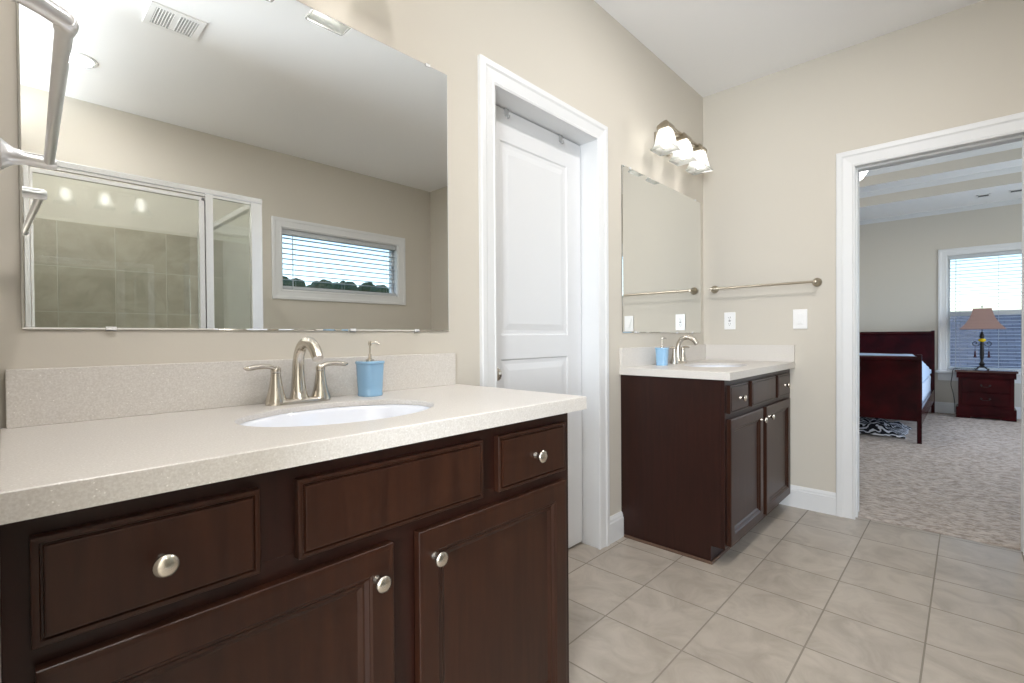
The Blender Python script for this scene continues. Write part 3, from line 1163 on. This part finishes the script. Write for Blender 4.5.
soap((0.733, 1.262, CZ1), 'pale blue soap dispenser with metal pump beside the near faucet', R(8))
d2 = soap((2.582, 1.265, CZ1), 'pale blue soap dispenser with metal pump beside the corner faucet', R(10))

# ------------------------------------------------------------------ mirrors


def wall_mirror(x0, x1, z0, z1, label):
    t = thing('wall_mirror', label, 'mirror', (x0, WA, z0), 0, 'frameless wall mirrors')
    w, h = x1 - x0, z1 - z0
    bm = nb()
    loft(bm, [rect_ring(0, w, 0, h, -0.0028, 0.0), rect_ring(0, w, 0, h, -0.0045, 0.0), rect_ring(0, w, 0, h, -0.0062, 0.0035)])
    obj('mirror_glass', bm, M['mirror'], t)
    mk('backing', [(0.002, -0.0028, 0.002, w - 0.002, -0.0002, h - 0.002)], M['mirror_back'], t)
    for cx, cz in ((0.135, 0), (w - 0.37, 0), (w - 0.14, 0), (w - 0.085, h), (0.085, h)):
        s = 1 if cz == 0 else -1
        mk('clip', [(cx - 0.009, -0.0085, cz - 0.004 * s, cx + 0.009, -0.0065, cz + 0.006 * s), (cx - 0.009, -0.0085, cz - 0.004 * s, cx + 0.009, -0.0002, cz - 0.0015 * s)], M['plate'], t)
    return t


wall_mirror(0.026, 1.092, 1.090, 1.996, 'large frameless mirror over the foreground countertop, reflecting shower and window')
wall_mirror(2.279, 3.316, 1.087, 1.984, 'frameless mirror over the corner vanity, reflecting the towel bar')

# ------------------------------------------------------------------ vanity lights


def vanity_light(loc, label):
    t = thing('vanity_light', label, 'light fixture', loc, 0, 'three-shade vanity lights')
    mk('back_plate', [(-0.09, -0.02, -0.045, 0.09, 0, 0.055)], M['nickel_dark'], t, bevel=0.006)
    y = -0.140
    bm = nb()
    box(bm, -0.235, y - 0.007, 0.012, 0.235, y + 0.007, 0.024, 0.002)
    for x in (-0.05, 0.05):
        tube(bm, [(x, -0.015, 0.01), (x, -0.08, 0.022), (x, y, 0.018)], 0.006, 10, 4)
    for x in (-0.1125, 0.1125):
        tube(bm, [(x - 0.06, y, 0.014), (x - 0.045, y, -0.004), (x, y, -0.012), (x + 0.045, y, -0.004), (x + 0.06, y, 0.014)], 0.0035, 8, 4)
    obj('crossbar', bm, M['nickel_dark'], t, 40)
    for x in (-0.225, 0.0, 0.225):
        bm = nb()
        loft(bm, [[(x + sx * a, y + sy * a, z) for sx, sy in ((-1, -1), (1, -1), (1, 1), (-1, 1))] for a, z in ((0.008, 0.034), (0.016, 0.026), (0.033, 0.006), (0.036, -0.004), (0.036, -0.016))])
        obj('shade_holder', bm, M['nickel_dark'], t, 30)
        bm = nb()
        pr = [(0.029, -0.012), (0.035, -0.040), (0.0425, -0.075), (0.050, -0.106), (0.056, -0.119), (0.062, -0.124), (0.062, -0.129)]
        inn = [(a - 0.004, z) for a, z in reversed(pr)]

        def sq(a, z):
            return circle((x, y, z), a * 1.02, 40, X_, Y_, p=16.0)
        loft(bm, [sq(a, z) for a, z in pr] + [sq(a, z) for a, z in inn], caps=False)
        obj('glass_shade', bm, M['shade_glass'], t, 50)
        bm = nb()
        lathe(bm, [(0, -0.02), (0.013, -0.02), (0.014, -0.038), (0.022, -0.06), (0.026, -0.08), (0.023, -0.1), (0.012, -0.112), (0, -0.114)], (x, y, 0), 'Z', 20)
        obj('bulb', bm, M['bulb'], t, 60)
    return t


LZ = 2.214
vl = vanity_light((0.510, WA, LZ), 'three-shade nickel vanity light over the near mirror, seen mirrored in the shower glass')
vanity_l2 = dup(vl, (2.738, WA, LZ), 'three-shade nickel vanity light over the corner mirror')

# ------------------------------------------------------------------ towel bars


def towel_bar(loc, rz, label, mat, half=0.303, sweep=0.0):
    """runs along local x, stands out along local -y from the wall plane y=0"""
    t = thing('towel_bar', label, 'towel bar', loc, rz)
    bm = nb()
    tube(bm, [(-half - 0.004, -0.0625, 0), (half + 0.004, -0.0625, 0)], 0.0074, 16, 1)
    obj('bar', bm, mat, t, 50)
    for s in (-1, 1):
        bm = nb()
        if sweep and s < 0:
            k = sweep
            tube(bm, [(-half - k, 0, 0), (-half - k, -0.006, 0), (-half - k * 0.9, -0.012, 0), (-half - k * 0.7, -0.03, 0), (-half - k * 0.3, -0.048, 0), (-half + 0.004, -0.0625, 0), (-half + 0.022, -0.0625, 0)],
                 [0.026, 0.026, 0.016, 0.0105, 0.0092, 0.0096, 0.0088], 20, 5)
        else:
            lathe(bm, [(0, 0), (0.026, 0), (0.0265, 0.004), (0.022, 0.008), (0.0145, 0.018), (0.0115, 0.032), (0.0112, 0.05), (0.0116, 0.06), (0.0116, 0.067), (0.009, 0.072), (0, 0.0735)], (s * half, 0, 0), '-Y', 24)
        obj('post', bm, mat, t, 50)
    return t


towel_bar((-0.0085, 0.928, 1.387), R(88.5), 'bright metal towel bar on the wall at the near end of the first vanity', M['towel'], 0.274, 0.035)
towel_bar((WB, 0.962, 1.384), R(-90), 'brushed metal towel bar above the outlet and switch by the corner vanity', M['nickel_dark'])

# ------------------------------------------------------------------ outlet and switch
o = thing('outlet_plate', 'white outlet plate under the towel bar, nearer the corner mirror', 'outlet', (WB, 1.166, 1.165))
mk('cover', [(-0.006, -0.036, -0.058, 0.0, 0.036, 0.058)], M['plate'], o, bevel=0.002)
for dz in (0.021, -0.021):
    bm = nb()
    lathe(bm, [(0.016, 0.0), (0.0165, 0.001), (0.016, 0.0025), (0, 0.0026)], (-0.006, 0, dz), '-X', 20, ru=1.0, rv=0.95)
    r = obj('receptacle', bm, M['plate'], o, 40)
    mk('slot', [(-0.0089, -0.007, dz - 0.002, -0.0085, -0.005, dz + 0.007), (-0.0089, 0.005, dz - 0.002, -0.0085, 0.007, dz + 0.005), (-0.0089, -0.002, dz - 0.011, -0.0085, 0.002, dz - 0.007)], M['slot'], r)
mk('buttons', [(-0.0085, -0.006, -0.003, -0.0055, 0.006, 0.003)], M['slot'], o)
o = thing('light_switch', 'white rocker light switch plate between the corner vanity and doorway', 'light switch', (WB, 0.749, 1.165))
mk('cover', [(-0.006, -0.039, -0.060, 0.0, 0.039, 0.060)], M['plate'], o, bevel=0.002)
mk('rocker', [(-0.009, -0.017, -0.033, -0.005, 0.017, 0.033)], M['plate'], o, bevel=0.001)
mk('slider', [(-0.013, -0.012, -0.028, -0.009, 0.012, -0.006)], M['plate'], o, bevel=0.001)

# ------------------------------------------------------------------ ceiling fittings of the bathroom
t = thing('ceiling_vent', 'white louvred air vent in the bathroom ceiling, seen in the first mirror', 'air vent', (0.638, -0.337, H))
bm = nb()
vw, vh = 0.118, 0.108
for a, b, c, d in ((-vw, -vh, vw, -vh + 0.026), (-vw, vh - 0.026, vw, vh), (-vw, -vh + 0.026, -vw + 0.026, vh - 0.026), (vw - 0.026, -vh + 0.026, vw, vh - 0.026)):
    box(bm, a, b, -0.008, c, d, 0.0)
obj('vent_frame', bm, M['plate'], t)
bm = nb()
for i in range(15):
    x = -0.086 + i * 0.0123
    if abs(x) < 0.012:
        box(bm, x - 0.012, -0.083, -0.006, x + 0.012, 0.083, -0.001)
        continue
    s = 1 if x > 0 else -1
    loft(bm, [[(x - 0.0035, y, -0.0065), (x + 0.0005, y, -0.0075), (x + 0.0045, y, -0.001), (x + 0.001, y, -0.001)] for y in (-0.083, 0.083)])
obj('louvres', bm, M['plate'], t)
mk('duct_opening', [(-0.09, -0.08, -0.0006, 0.09, 0.08, -0.0001)], M['duct'], t)



def recessed_light(x, y, label, power):
    t = thing('recessed_light', label, 'ceiling light', (x, y, H))
    bm = nb()
    lathe(bm, [(0.072, -0.001), (0.092, 0.0), (0.094, -0.003), (0.09, -0.006), (0.072, -0.006), (0.072, -0.001)], (0, 0, 0), 'Z', 32)
    obj('trim_ring', bm, M['plate'], t, 40)
    bm = nb()
    lathe(bm, [(0, -0.0045), (0.073, -0.0045), (0.073, -0.003), (0, -0.003)], (0, 0, 0), 'Z', 32)
    obj('lens', bm, M['downlight'], t)
    l = D.lights.new('downlight_lamp', 'AREA')
    l.shape = 'DISK'
    l.size = 0.13
    l.energy = power
    l.color = (1.0, 0.96, 0.93)
    lo = D.objects.new('downlight_lamp', l)
    COL.objects.link(lo)
    lo.parent = t
    lo.location = (0, 0, -0.012)


recessed_light(0.325, -1.145, 'round lit recessed ceiling light over the shower', 4)
recessed_light(2.08, 0.33, 'added out-of-view ceiling light over the floor by the closet door', 7)  # added downlight, out of view, for more light from above
recessed_light(0.28, 0.30, 'added out-of-view ceiling light over the foreground vanity aisle', 6)  # second added downlight, unseen, brightens the near aisle

# ------------------------------------------------------------------ shower (seen in the first mirror)
YS = -0.5
sbox('wall_shower_tile', [(0.06, WC, 0.0, 1.255, WC + 0.012, 1.875)], M['shower_tile'], 'tan stone-look tile on the shower back wall', 'tiled wall')
sbox('wall_shower_side_tile', [(0.06, WC + 0.012, 0.0, 0.072, YS - 0.06, 1.875)], M['shower_tile_y'], 'tan stone-look tile on the shower side wall', 'tiled wall')
sx0, sx1 = 0.073, 1.11
t = thing('shower_pan', 'white shower pan with a raised curb', 'shower base', (0, 0, 0))
bm = nb()
box(bm, sx0, WC + 0.013, 0.0, sx1 - 0.05, YS - 0.05, 0.04)
obj('pan', bm, M['porcelain'], t)
bm = nb()
box(bm, sx0, YS - 0.05, 0.0, sx1 + 0.03, YS + 0.05, 0.1, 0.008)
box(bm, sx1 - 0.05, WC + 0.013, 0.0, sx1 + 0.03, YS - 0.05, 0.1, 0.008)
obj('curb', bm, M['porcelain'], t)
bm = nb(); lathe(bm, [(0, 0), (0.05, 0), (0.05, 0.003), (0, 0.003)], (0.55, -1.1, 0.04), 'Z', 24)
obj('drain', bm, M['chrome'], t)

t = thing('shower_enclosure', 'framed glass shower enclosure reflected in the first mirror', 'shower enclosure', (0, 0, 0))
bm = nb()
box(bm, sx0, YS - 0.02, 1.897, sx1, YS + 0.02, 1.925, 0.002)
box(bm, sx0, YS - 0.012, 1.882, sx1, YS + 0.012, 1.8975)
obj('header_rail', bm, M['chrome'], t)
mk('bottom_track', [(sx0, YS - 0.018, 0.1, sx1, YS + 0.018, 0.125)], M['chrome'], t, bevel=0.002)
mk('wall_post', [(0.073, YS - 0.02, 0.125, 0.092, YS + 0.02, 1.897)], M['chrome'], t, bevel=0.002)
mk('mid_post', [(0.803, YS - 0.02, 0.125, 0.842, YS + 0.02, 1.897)], M['chrome'], t, bevel=0.002)
mk('corner_post', [(1.045, YS - 0.02, 0.1, 1.108, YS + 0.02, 1.897)], M['chrome'], t, bevel=0.003)
mk('fixed_pane', [(0.842, YS - 0.003, 0.125, 1.045, YS + 0.003, 1.885)], M['shower_glass'], t)
dr = mk('door_frame', [(a - 0.095, b - YS, c, d - 0.095, e - YS, f) for a, b, c, d, e, f in frame4('X', 0.095, 0.797, 0.135, 1.872, 0.010, 0.025, 0.02, 0.019, YS - 0.012, YS + 0.012)], M['chrome'], t)
dr.location = (0.095, YS, 0)
dr.rotation_euler = (0, 0, R(0.8))
mk('door_pane', [(0.005, -0.003, 0.15, 0.683, 0.003, 1.858)], M['shower_glass'], dr)
mk('door_seal', [(0.7025, -0.009, 0.14, 0.7055, 0.009, 1.86)], M['slot'], dr)
mk('latch', [(0.69, 0.012, 1.855, 0.702, 0.02, 1.866)], M['slot'], dr)
bm = nb()
tube(bm, [(0.645, 0.003, 0.85), (0.645, 0.04, 0.85), (0.645, 0.04, 1.0), (0.645, 0.003, 1.0)], 0.007, 10, 4)
obj('pull_handle', bm, M['chrome'], dr, 60)
mk('return_header', [(sx1 - 0.038, WC + 0.013, 1.885, sx1 - 0.004, YS - 0.02, 1.922)], M['chrome'], t, bevel=0.002)
mk('return_track', [(sx1 - 0.038, WC + 0.013, 0.1, sx1 - 0.004, YS - 0.02, 0.125)], M['chrome'], t)
mk('return_wall_post', [(sx1 - 0.038, WC + 0.013, 0.125, sx1 - 0.004, WC + 0.035, 1.885)], M['chrome'], t)
mk('return_pane', [(sx1 - 0.024, WC + 0.035, 0.125, sx1 - 0.018, YS - 0.02, 1.885)], M['shower_glass'], t)

# ------------------------------------------------------------------ bedroom ceiling fittings
for i, (yy, lab) in enumerate(((-0.136, 'slim ceiling air register above the lamp, nearer the headboard'), (-0.41, 'slim ceiling air register above the lamp, nearer the doorway casing'))):
    t = thing('air_register', lab, 'air vent', (8.12, yy, H), 0, 'slim ceiling registers in the bedroom')
    mk('register_frame', [(-0.07, -0.06, -0.006, 0.07, -0.045, 0), (-0.07, 0.045, -0.006, 0.07, 0.06, 0), (-0.07, -0.06, -0.006, -0.05, 0.06, 0), (0.05, -0.06, -0.006, 0.07, 0.06, 0)], M['plate'], t)
    mk('grille', [(-0.05, -0.045, -0.003, 0.05, 0.045, -0.0005)], M['slot'], t)

t = thing('bowl_ceiling_light', 'glowing white bowl ceiling light just inside the bedroom', 'ceiling light', (6.0, 1.0, T3))
bm = nb()
lathe(bm, [(0, 0), (0.07, 0), (0.07, -0.02), (0.015, -0.03), (0.012, -0.2), (0, -0.2)], (0, 0, 0), 'Z', 20)
obj('stem', bm, M['nickel_dark'], t, 40)
bm = nb()
lathe(bm, [(0, -0.18), (0.28, -0.18), (0.30, -0.24), (0.285, -0.32), (0.235, -0.40), (0.15, -0.47), (0.06, -0.51), (0.0, -0.52)], (0, 0, 0), 'Z', 36)
obj('glass_bowl', bm, M['bowl'], t, 60)

# ------------------------------------------------------------------ bed
HX, FX = 8.6, 6.08
BYR = 0.335        # right side of the bed (post outer face)
BWD = 1.62
t = thing('sleigh_bed', 'dark cherry sleigh bed with curved headboard and panelled footboard', 'bed', (FX, BYR, 0.008))


def board(bm, x, y0, y1, z0, z1, roll_r, s, th=0.028):
    """curved sleigh board across Y with a rolled top; s is the side it rolls towards"""
    prof_f, prof_b = [], []
    n = 8
    for i in range(n + 1):
        k = i / n
        z = z0 + (z1 - z0) * k
        off = s * roll_r * (k ** 3)
        prof_f.append((x + off - th / 2, z))
        prof_b.append((x + off + th / 2, z))
    prof = prof_f + prof_b[::-1]
    loft(bm, [[(px, y, pz) for px, pz in prof] for y in (y0, y1)])
    tx = x + s * roll_r
    tube(bm, [(tx, y0, z1), (tx, y1, z1)], 0.026, 16, 1)


def post(bm, x, y, z1, s, roll_r, w=0.055):
    rings = []
    for k in range(9):
        q = k / 8
        z = z1 * q
        off = s * roll_r * (max(0, (q - 0.15) / 0.85) ** 3)
        ww_ = w * (0.8 + 0.2 * min(1, q * 2))
        rings.append([(x + off - ww_ / 2, y - 0.018, z), (x + off + ww_ / 2, y - 0.018, z), (x + off + ww_ / 2, y + 0.018, z), (x + off - ww_ / 2, y + 0.018, z)])
    loft(bm, rings)


fx = 0.0
bm = nb()
board(bm, fx, 0.0, BWD, 0.212, 0.82, 0.035, -1)
obj('footboard', bm, M['cherry'], t, 40)
for y in (0.0, BWD):
    bm = nb(); post(bm, fx, y, 0.862, -1, 0.035)
    obj('foot_post', bm, M['cherry'], t)
hx = HX - FX
bm = nb()
board(bm, hx - 0.03, 0.0, BWD, 0.25, 1.07, 0.05, -1)
obj('headboard', bm, M['cherry'], t, 40)
for y in (0.0, BWD):
    bm = nb(); post(bm, hx - 0.02, y, 1.105, -1, 0.05, 0.07)
    obj('head_post', bm, M['cherry'], t)
for y in (0.0, BWD):
    mk('side_rail', [(0.025, y - 0.014, 0.17, hx - 0.05, y + 0.014, 0.32)], M['cherry'], t, bevel=0.003)
mt_ = thing('mattress', 'mattress with pale blue comforter on the sleigh bed', 'mattress', (FX, BYR, 0.30))


def soft_box(bm, x0, y0, z0, x1, y1, z1, amp, seed, nx=28, ny=16, nz=4):
    bmesh.ops.create_grid(bm, x_segments=1, y_segments=1, size=0.001)
    bm.clear()
    from itertools import product
    idx = {}

    def P(i, j, k):
        key = (i, j, k)
        if key not in idx:
            x, y, z = x0 + (x1 - x0) * i / nx, y0 + (y1 - y0) * j / ny, z0 + (z1 - z0) * k / nz
            c = Vector(((x0 + x1) / 2, (y0 + y1) / 2, (z0 + z1) / 2))
            # round the rims
            ex = min(i, nx - i) / nx * (x1 - x0)
            ey = min(j, ny - j) / ny * (y1 - y0)
            rr = 0.05
            if k == nz:
                z -= 0.03 * (max(0, 1 - ex / rr) ** 2 + max(0, 1 - ey / rr) ** 2)
            v = Vector((x, y, z))
            v += Vector((0, 1, 1)) * amp * noise.noise(v * 5 + Vector((seed, 0, 0)))
            idx[key] = bm.verts.new(v)
        return idx[key]
    for i, j in product(range(nx), range(ny)):
        for k in (0, nz):
            bm.faces.new((P(i, j, k), P(i + 1, j, k), P(i + 1, j + 1, k), P(i, j + 1, k)))
    for i, k in product(range(nx), range(nz)):
        for j in (0, ny):
            bm.faces.new((P(i, j, k), P(i + 1, j, k), P(i + 1, j, k + 1), P(i, j, k + 1)))
    for j, k in product(range(ny), range(nz)):
        for i in (0, nx):
            bm.faces.new((P(i, j, k), P(i, j + 1, k), P(i, j + 1, k + 1), P(i, j, k + 1)))


bm = nb(); soft_box(bm, 0.05, 0.02, 0.0, hx - 0.09, BWD - 0.03, 0.25, 0.006, 1)
obj('mattress_pad', bm, M['linen'], mt_, 60)
# comforter heaped at the foot, thinning towards the head
bm = nb()
nx_, ny_ = 46, 30
top, bot = [], []
for i in range(nx_ + 1):
    rt_, rb_ = [], []
    for j in range(ny_ + 1):
        u, v = i / nx_, j / ny_
        x, y = 0.045 + (hx - 0.2) * u, 0.012 + (BWD - 0.03) * v
        e = min(1.0, min(v, 1 - v) * 9 + 0.62)
        hgt = 0.05 + 0.275 * (1 - min(1, u / 0.9)) ** 0.8
        z = 0.252 + hgt * (1 - (1 - e) ** 2) + 0.012 * noise.noise(Vector((x * 5, y * 5, 2)))
        if i in (0, nx_): z = 0.252 + hgt * 0.6
        rt_.append(bm.verts.new((x, y, z)))
        rb_.append(bm.verts.new((x, y, 0.2515)))
    top.append(rt_); bot.append(rb_)
for i in range(nx_):
    for j in range(ny_):
        bm.faces.new((top[i][j], top[i + 1][j], top[i + 1][j + 1], top[i][j + 1]))
        bm.faces.new((bot[i][j], bot[i][j + 1], bot[i + 1][j + 1], bot[i + 1][j]))
for i in range(nx_):
    for j in (0, ny_):
        bm.faces.new((top[i][j], top[i + 1][j], bot[i + 1][j], bot[i][j]))
for j in range(ny_):
    for i in (0, nx_):
        bm.faces.new((top[i][j], top[i][j + 1], bot[i][j + 1], bot[i][j]))
obj('comforter', bm, M['blanket'], mt_, 60)

# patterned throw bunched on the carpet under the foot of the bed
bm = nb()
nxx, nyy = 40, 60
g = []
for i in range(nxx + 1):
    row = []
    for j in range(nyy + 1):
        u, v = i / nxx, j / nyy
        x, y = 6.25 + 0.75 * u, 0.46 + 1.15 * v
        edge = min(u, 1 - u, v, 1 - v)
        env = min(1, edge * 5)
        z = 0.022 + env * (0.085 + 0.06 * noise.noise(Vector((x * 7, y * 7, 2))) + 0.035 * noise.noise(Vector((x * 18, y * 18, 5))))
        x += 0.03 * noise.noise(Vector((y * 6, 1, 1)))
        y += 0.03 * noise.noise(Vector((x * 6, 4, 1)))
        row.append(bm.verts.new((x, y, z)))
    g.append(row)
for i in range(nxx):
    for j in range(nyy):
        bm.faces.new((g[i][j], g[i + 1][j], g[i + 1][j + 1], g[i][j + 1]))
th = obj('patterned_throw', bm, M['zebra'], None, 180)
tag(th, 'black and white patterned throw bunched on the carpet under the bed', 'blanket')
sm = th.modifiers.new('thickness', 'SOLIDIFY')
sm.thickness = 0.008

# ------------------------------------------------------------------ nightstand
NX, NY0, NY1 = 8.31, -0.43, 0.105
nt_ = thing('nightstand', 'cherry two-drawer nightstand under the bedroom window', 'nightstand', (NX, (NY0 + NY1) / 2, 0.012))
hw = (NY1 - NY0) / 2
nd = 0.34
bm = nb()
box(bm, 0.012, -hw + 0.02, 0.09, nd, hw - 0.02, 0.5)
obj('case', bm, M['cherry'], nt_)
mk('top', [(-0.018, -hw - 0.012, 0.572, nd + 0.005, hw + 0.012, 0.6)], M['cherry_top'], nt_, bevel=0.005)
bm = nb()
pr = [(0.014, 0.5), (0.0, 0.505), (-0.006, 0.525), (0.0, 0.548), (-0.012, 0.572)]
loft(bm, [[(0.1, y, 0.5)] + [(a, y, z) for a, z in pr] + [(0.1, y, 0.572)] for y in (-hw + 0.004, hw - 0.004)])
box(bm, 0.09, -hw + 0.008, 0.5, nd - 0.002, hw - 0.008, 0.572)
obj('frieze', bm, M['cherry'], nt_)
for z0, z1 in ((0.33, 0.487), (0.165, 0.322)):
    bm = nb()
    rings = []
    for ins, d in ((0, 0), (0.0, 0.008), (0.004, 0.012), (0.01, 0.012)):
        rings.append([(0.012 - d, -hw + 0.055 + ins, z0 + ins), (0.012 - d, hw - 0.055 - ins, z0 + ins), (0.012 - d, hw - 0.055 - ins, z1 - ins), (0.012 - d, -hw + 0.055 + ins, z1 - ins)])
    loft(bm, rings)
    d = obj('drawer', bm, M['cherry'], nt_)
    bm = nb()
    zc = (z0 + z1) / 2 + 0.008
    for y in (-0.038, 0.038):
        lathe(bm, [(0, 0), (0.011, 0), (0.010, 0.003), (0.004, 0.005), (0.004, 0.014), (0, 0.015)], (0, y, zc), '-X', 14)
    tube(bm, [(-0.012, -0.038, zc), (-0.015, -0.034, zc - 0.014), (-0.016, 0, zc - 0.02), (-0.015, 0.034, zc - 0.014), (-0.012, 0.038, zc)], 0.0032, 8, 5)
    obj('bail_pull', bm, M['black'], d, 50)
bm = nb()
box(bm, -0.008, -hw, 0.055, nd, hw, 0.135, 0.006)
for y0, y1 in ((-hw, -hw + 0.13), (hw - 0.13, hw)):
    box(bm, -0.008, y0, 0.0, 0.05, y1, 0.058, 0.004)
    box(bm, nd - 0.06, y0, 0.0, nd, y1, 0.058, 0.004)
box(bm, 0.0, -hw + 0.12, 0.015, 0.03, hw - 0.12, 0.058)
obj('plinth', bm, M['cherry'], nt_)

# ------------------------------------------------------------------ table lamp
lz = 0.612
tl = thing('table_lamp', 'ornate black table lamp with square mauve bell shade and tassels on the nightstand', 'lamp', (8.44, -0.132, lz))
bm = nb()
lathe(bm, [(0, 0.03), (0.03, 0.03), (0.034, 0.04), (0.02, 0.055), (0.03, 0.075), (0.016, 0.10), (0.012, 0.13), (0.02, 0.15), (0.018, 0.17), (0.022, 0.19), (0.017, 0.30), (0.02, 0.33), (0.014, 0.35), (0.0, 0.352)], (0, 0, 0), 'Z', 16)
lathe(bm, [(0, 0.395), (0.018, 0.396), (0.024, 0.42), (0.014, 0.46), (0.008, 0.48), (0, 0.481)], (0, 0, 0), 'Z', 16)
lathe(bm, [(0, 0.47), (0.003, 0.47), (0.003, 0.785), (0.007, 0.79), (0.004, 0.81), (0, 0.815)], (0, 0, 0), 'Z', 10)
obj('lamp_body', bm, M['black'], tl, 50)
for k in range(4):
    a = R(45 + 90 * k)
    c, s = math.cos(a), math.sin(a)
    bm = nb()
    tube(bm, [(c * 0.015, s * 0.015, 0.05), (c * 0.04, s * 0.04, 0.035), (c * 0.07, s * 0.07, 0.012), (c * 0.085, s * 0.085, 0.006), (c * 0.09, s * 0.09, 0.016)], [0.008, 0.008, 0.007, 0.006, 0.004], 8, 5)
    obj('foot', bm, M['black'], tl, 60)
bm = nb()
lathe(bm, [(0, 0.35), (0.02, 0.352), (0.036, 0.365), (0.038, 0.375), (0.03, 0.39), (0, 0.396)], (0, 0, 0), 'Z', 18)
obj('amber_bead', bm, M['amber'], tl, 60)
for s in (-1, 1):
    bm = nb()
    tube(bm, [(0, s * 0.012, 0.325), (0, s * 0.03, 0.31), (0, s * 0.05, 0.30), (0, s * 0.075, 0.31), (0, s * 0.085, 0.33), (0, s * 0.075, 0.35), (0, s * 0.055, 0.352), (0, s * 0.045, 0.338), (0, s * 0.055, 0.328)], 0.004, 8, 5)
    arm = obj('scroll_arm', bm, M['black'], tl, 60)
    bm = nb()
    tube(bm, [(0, s * 0.062, 0.30), (0, s * 0.062, 0.235)], 0.0018, 6, 1)
    lathe(bm, [(0, 0.24), (0.006, 0.235), (0.009, 0.222), (0.007, 0.21), (0.015, 0.155), (0, 0.154)], (0, s * 0.062, 0), 'Z', 12)
    obj('tassel', bm, M['tassel'], arm, 50)
bm = nb()
pr = [(0.205, 0.51), (0.205, 0.517), (0.188, 0.535), (0.160, 0.57), (0.135, 0.61), (0.112, 0.66), (0.096, 0.71), (0.085, 0.765), (0.085, 0.77)]


def sqr(a, z):
    return [(sx * a, sy * a, z) for sx, sy in ((-1, -1), (0, -1.0), (1, -1), (1.0, 0), (1, 1), (0, 1.0), (-1, 1), (-1.0, 0))]


loft(bm, [sqr(a, z) for a, z in pr] + [sqr(a - 0.003, z) for a, z in reversed(pr)], caps=False)
obj('lamp_shade', bm, M['lampshade'], tl)
bm = nb()
tube(bm, [(8.50, -0.10, 0.618), (8.60, 0.08, 0.618), (8.618, 0.135, 0.60), (8.615, 0.148, 0.50), (8.60, 0.158, 0.40), (8.60, 0.135, 0.28), (8.61, 0.120, 0.15), (8.62, 0.118, 0.03)], 0.0035, 8, 6)
c_ = obj('lamp_cord', bm, M['cord'], None, 60)
tag(c_, 'thin black lamp cord hanging behind the nightstand toward the bed', 'cord')

# ------------------------------------------------------------------ outdoors
g_ = mk('ground', [(-60, -90, -3.4, 90, 80, -3.2)], M['ground'])
tag(g_, 'green lawn and ground outside, below the windows', 'ground', kind='structure')
hs = thing('neighbour_house', 'grey-shingled roof of the house outside the bedroom window', 'house', (17, 0, -3.2))
mk('house_wall', [(2.0, -8, 0, 10, 9, 2.4)], M['outside_wall'], hs)
bm = nb()
loft(bm, [[(1.2, y, 2.3), (6.0, y, 4.9), (10.8, y, 2.3), (10.8, y, 2.15), (6.0, y, 4.75), (1.2, y, 2.15)] for y in (-9, 10)])
obj('house_roof', bm, M['shingle'], hs)

def tree(x, y, h, r, label, seed):
    t = thing('tree', label, 'tree', (x, y, -3.2), 0, 'tree line beyond the high window')
    bm = nb()
    tube(bm, [(0, 0, 0), (0.1, 0, h * 0.35), (0, 0.1, h * 0.65)], [0.28, 0.2, 0.1], 8, 3)
    obj('trunk', bm, M['bark'], t)
    bm = nb()
    rnd = random.Random(seed)
    for k in range(9):
        c = Vector((rnd.uniform(-0.6, 0.6) * r, rnd.uniform(-0.6, 0.6) * r, h - r * rnd.uniform(0.5, 2.6)))
        rr = r * rnd.uniform(0.45, 0.7)
        if c.z + rr > h: c.z = h - rr
        res = bmesh.ops.create_icosphere(bm, subdivisions=3, radius=rr)
        for v in res['verts']:
            v.co = v.co * (1 + 0.35 * noise.noise(v.co * 1.6 + c * 3)) + c
    obj('crown', bm, M['leaf'], t)


desc = ['tall round', 'broad low', 'slim pointed', 'wide spreading', 'short bushy']
spots = ['beyond the left end of the high window', 'just right of the window wand', 'a little past the wand', 'left of the window middle', 'near the window middle',
         'at the window middle', 'right of the window middle', 'two thirds along the window', 'three quarters along the window', 'nearing the window right side', 'at the window right side', 'past the window right side',
         'farthest right behind the window']
for k in range(13):
    x = 17.5 + k * 2.15 + random.uniform(-0.2, 0.2)
    h = 11.9 + 0.15 * math.sin(k * 2.1) + random.uniform(-0.12, 0.12)
    tree(x * (1.0 if k % 2 else 1.12), -58 if k % 2 else -65, h + (0 if k % 2 else 1.1), 1.62, '%s green tree outside, %s' % (desc[k % 5], spots[k]), k)
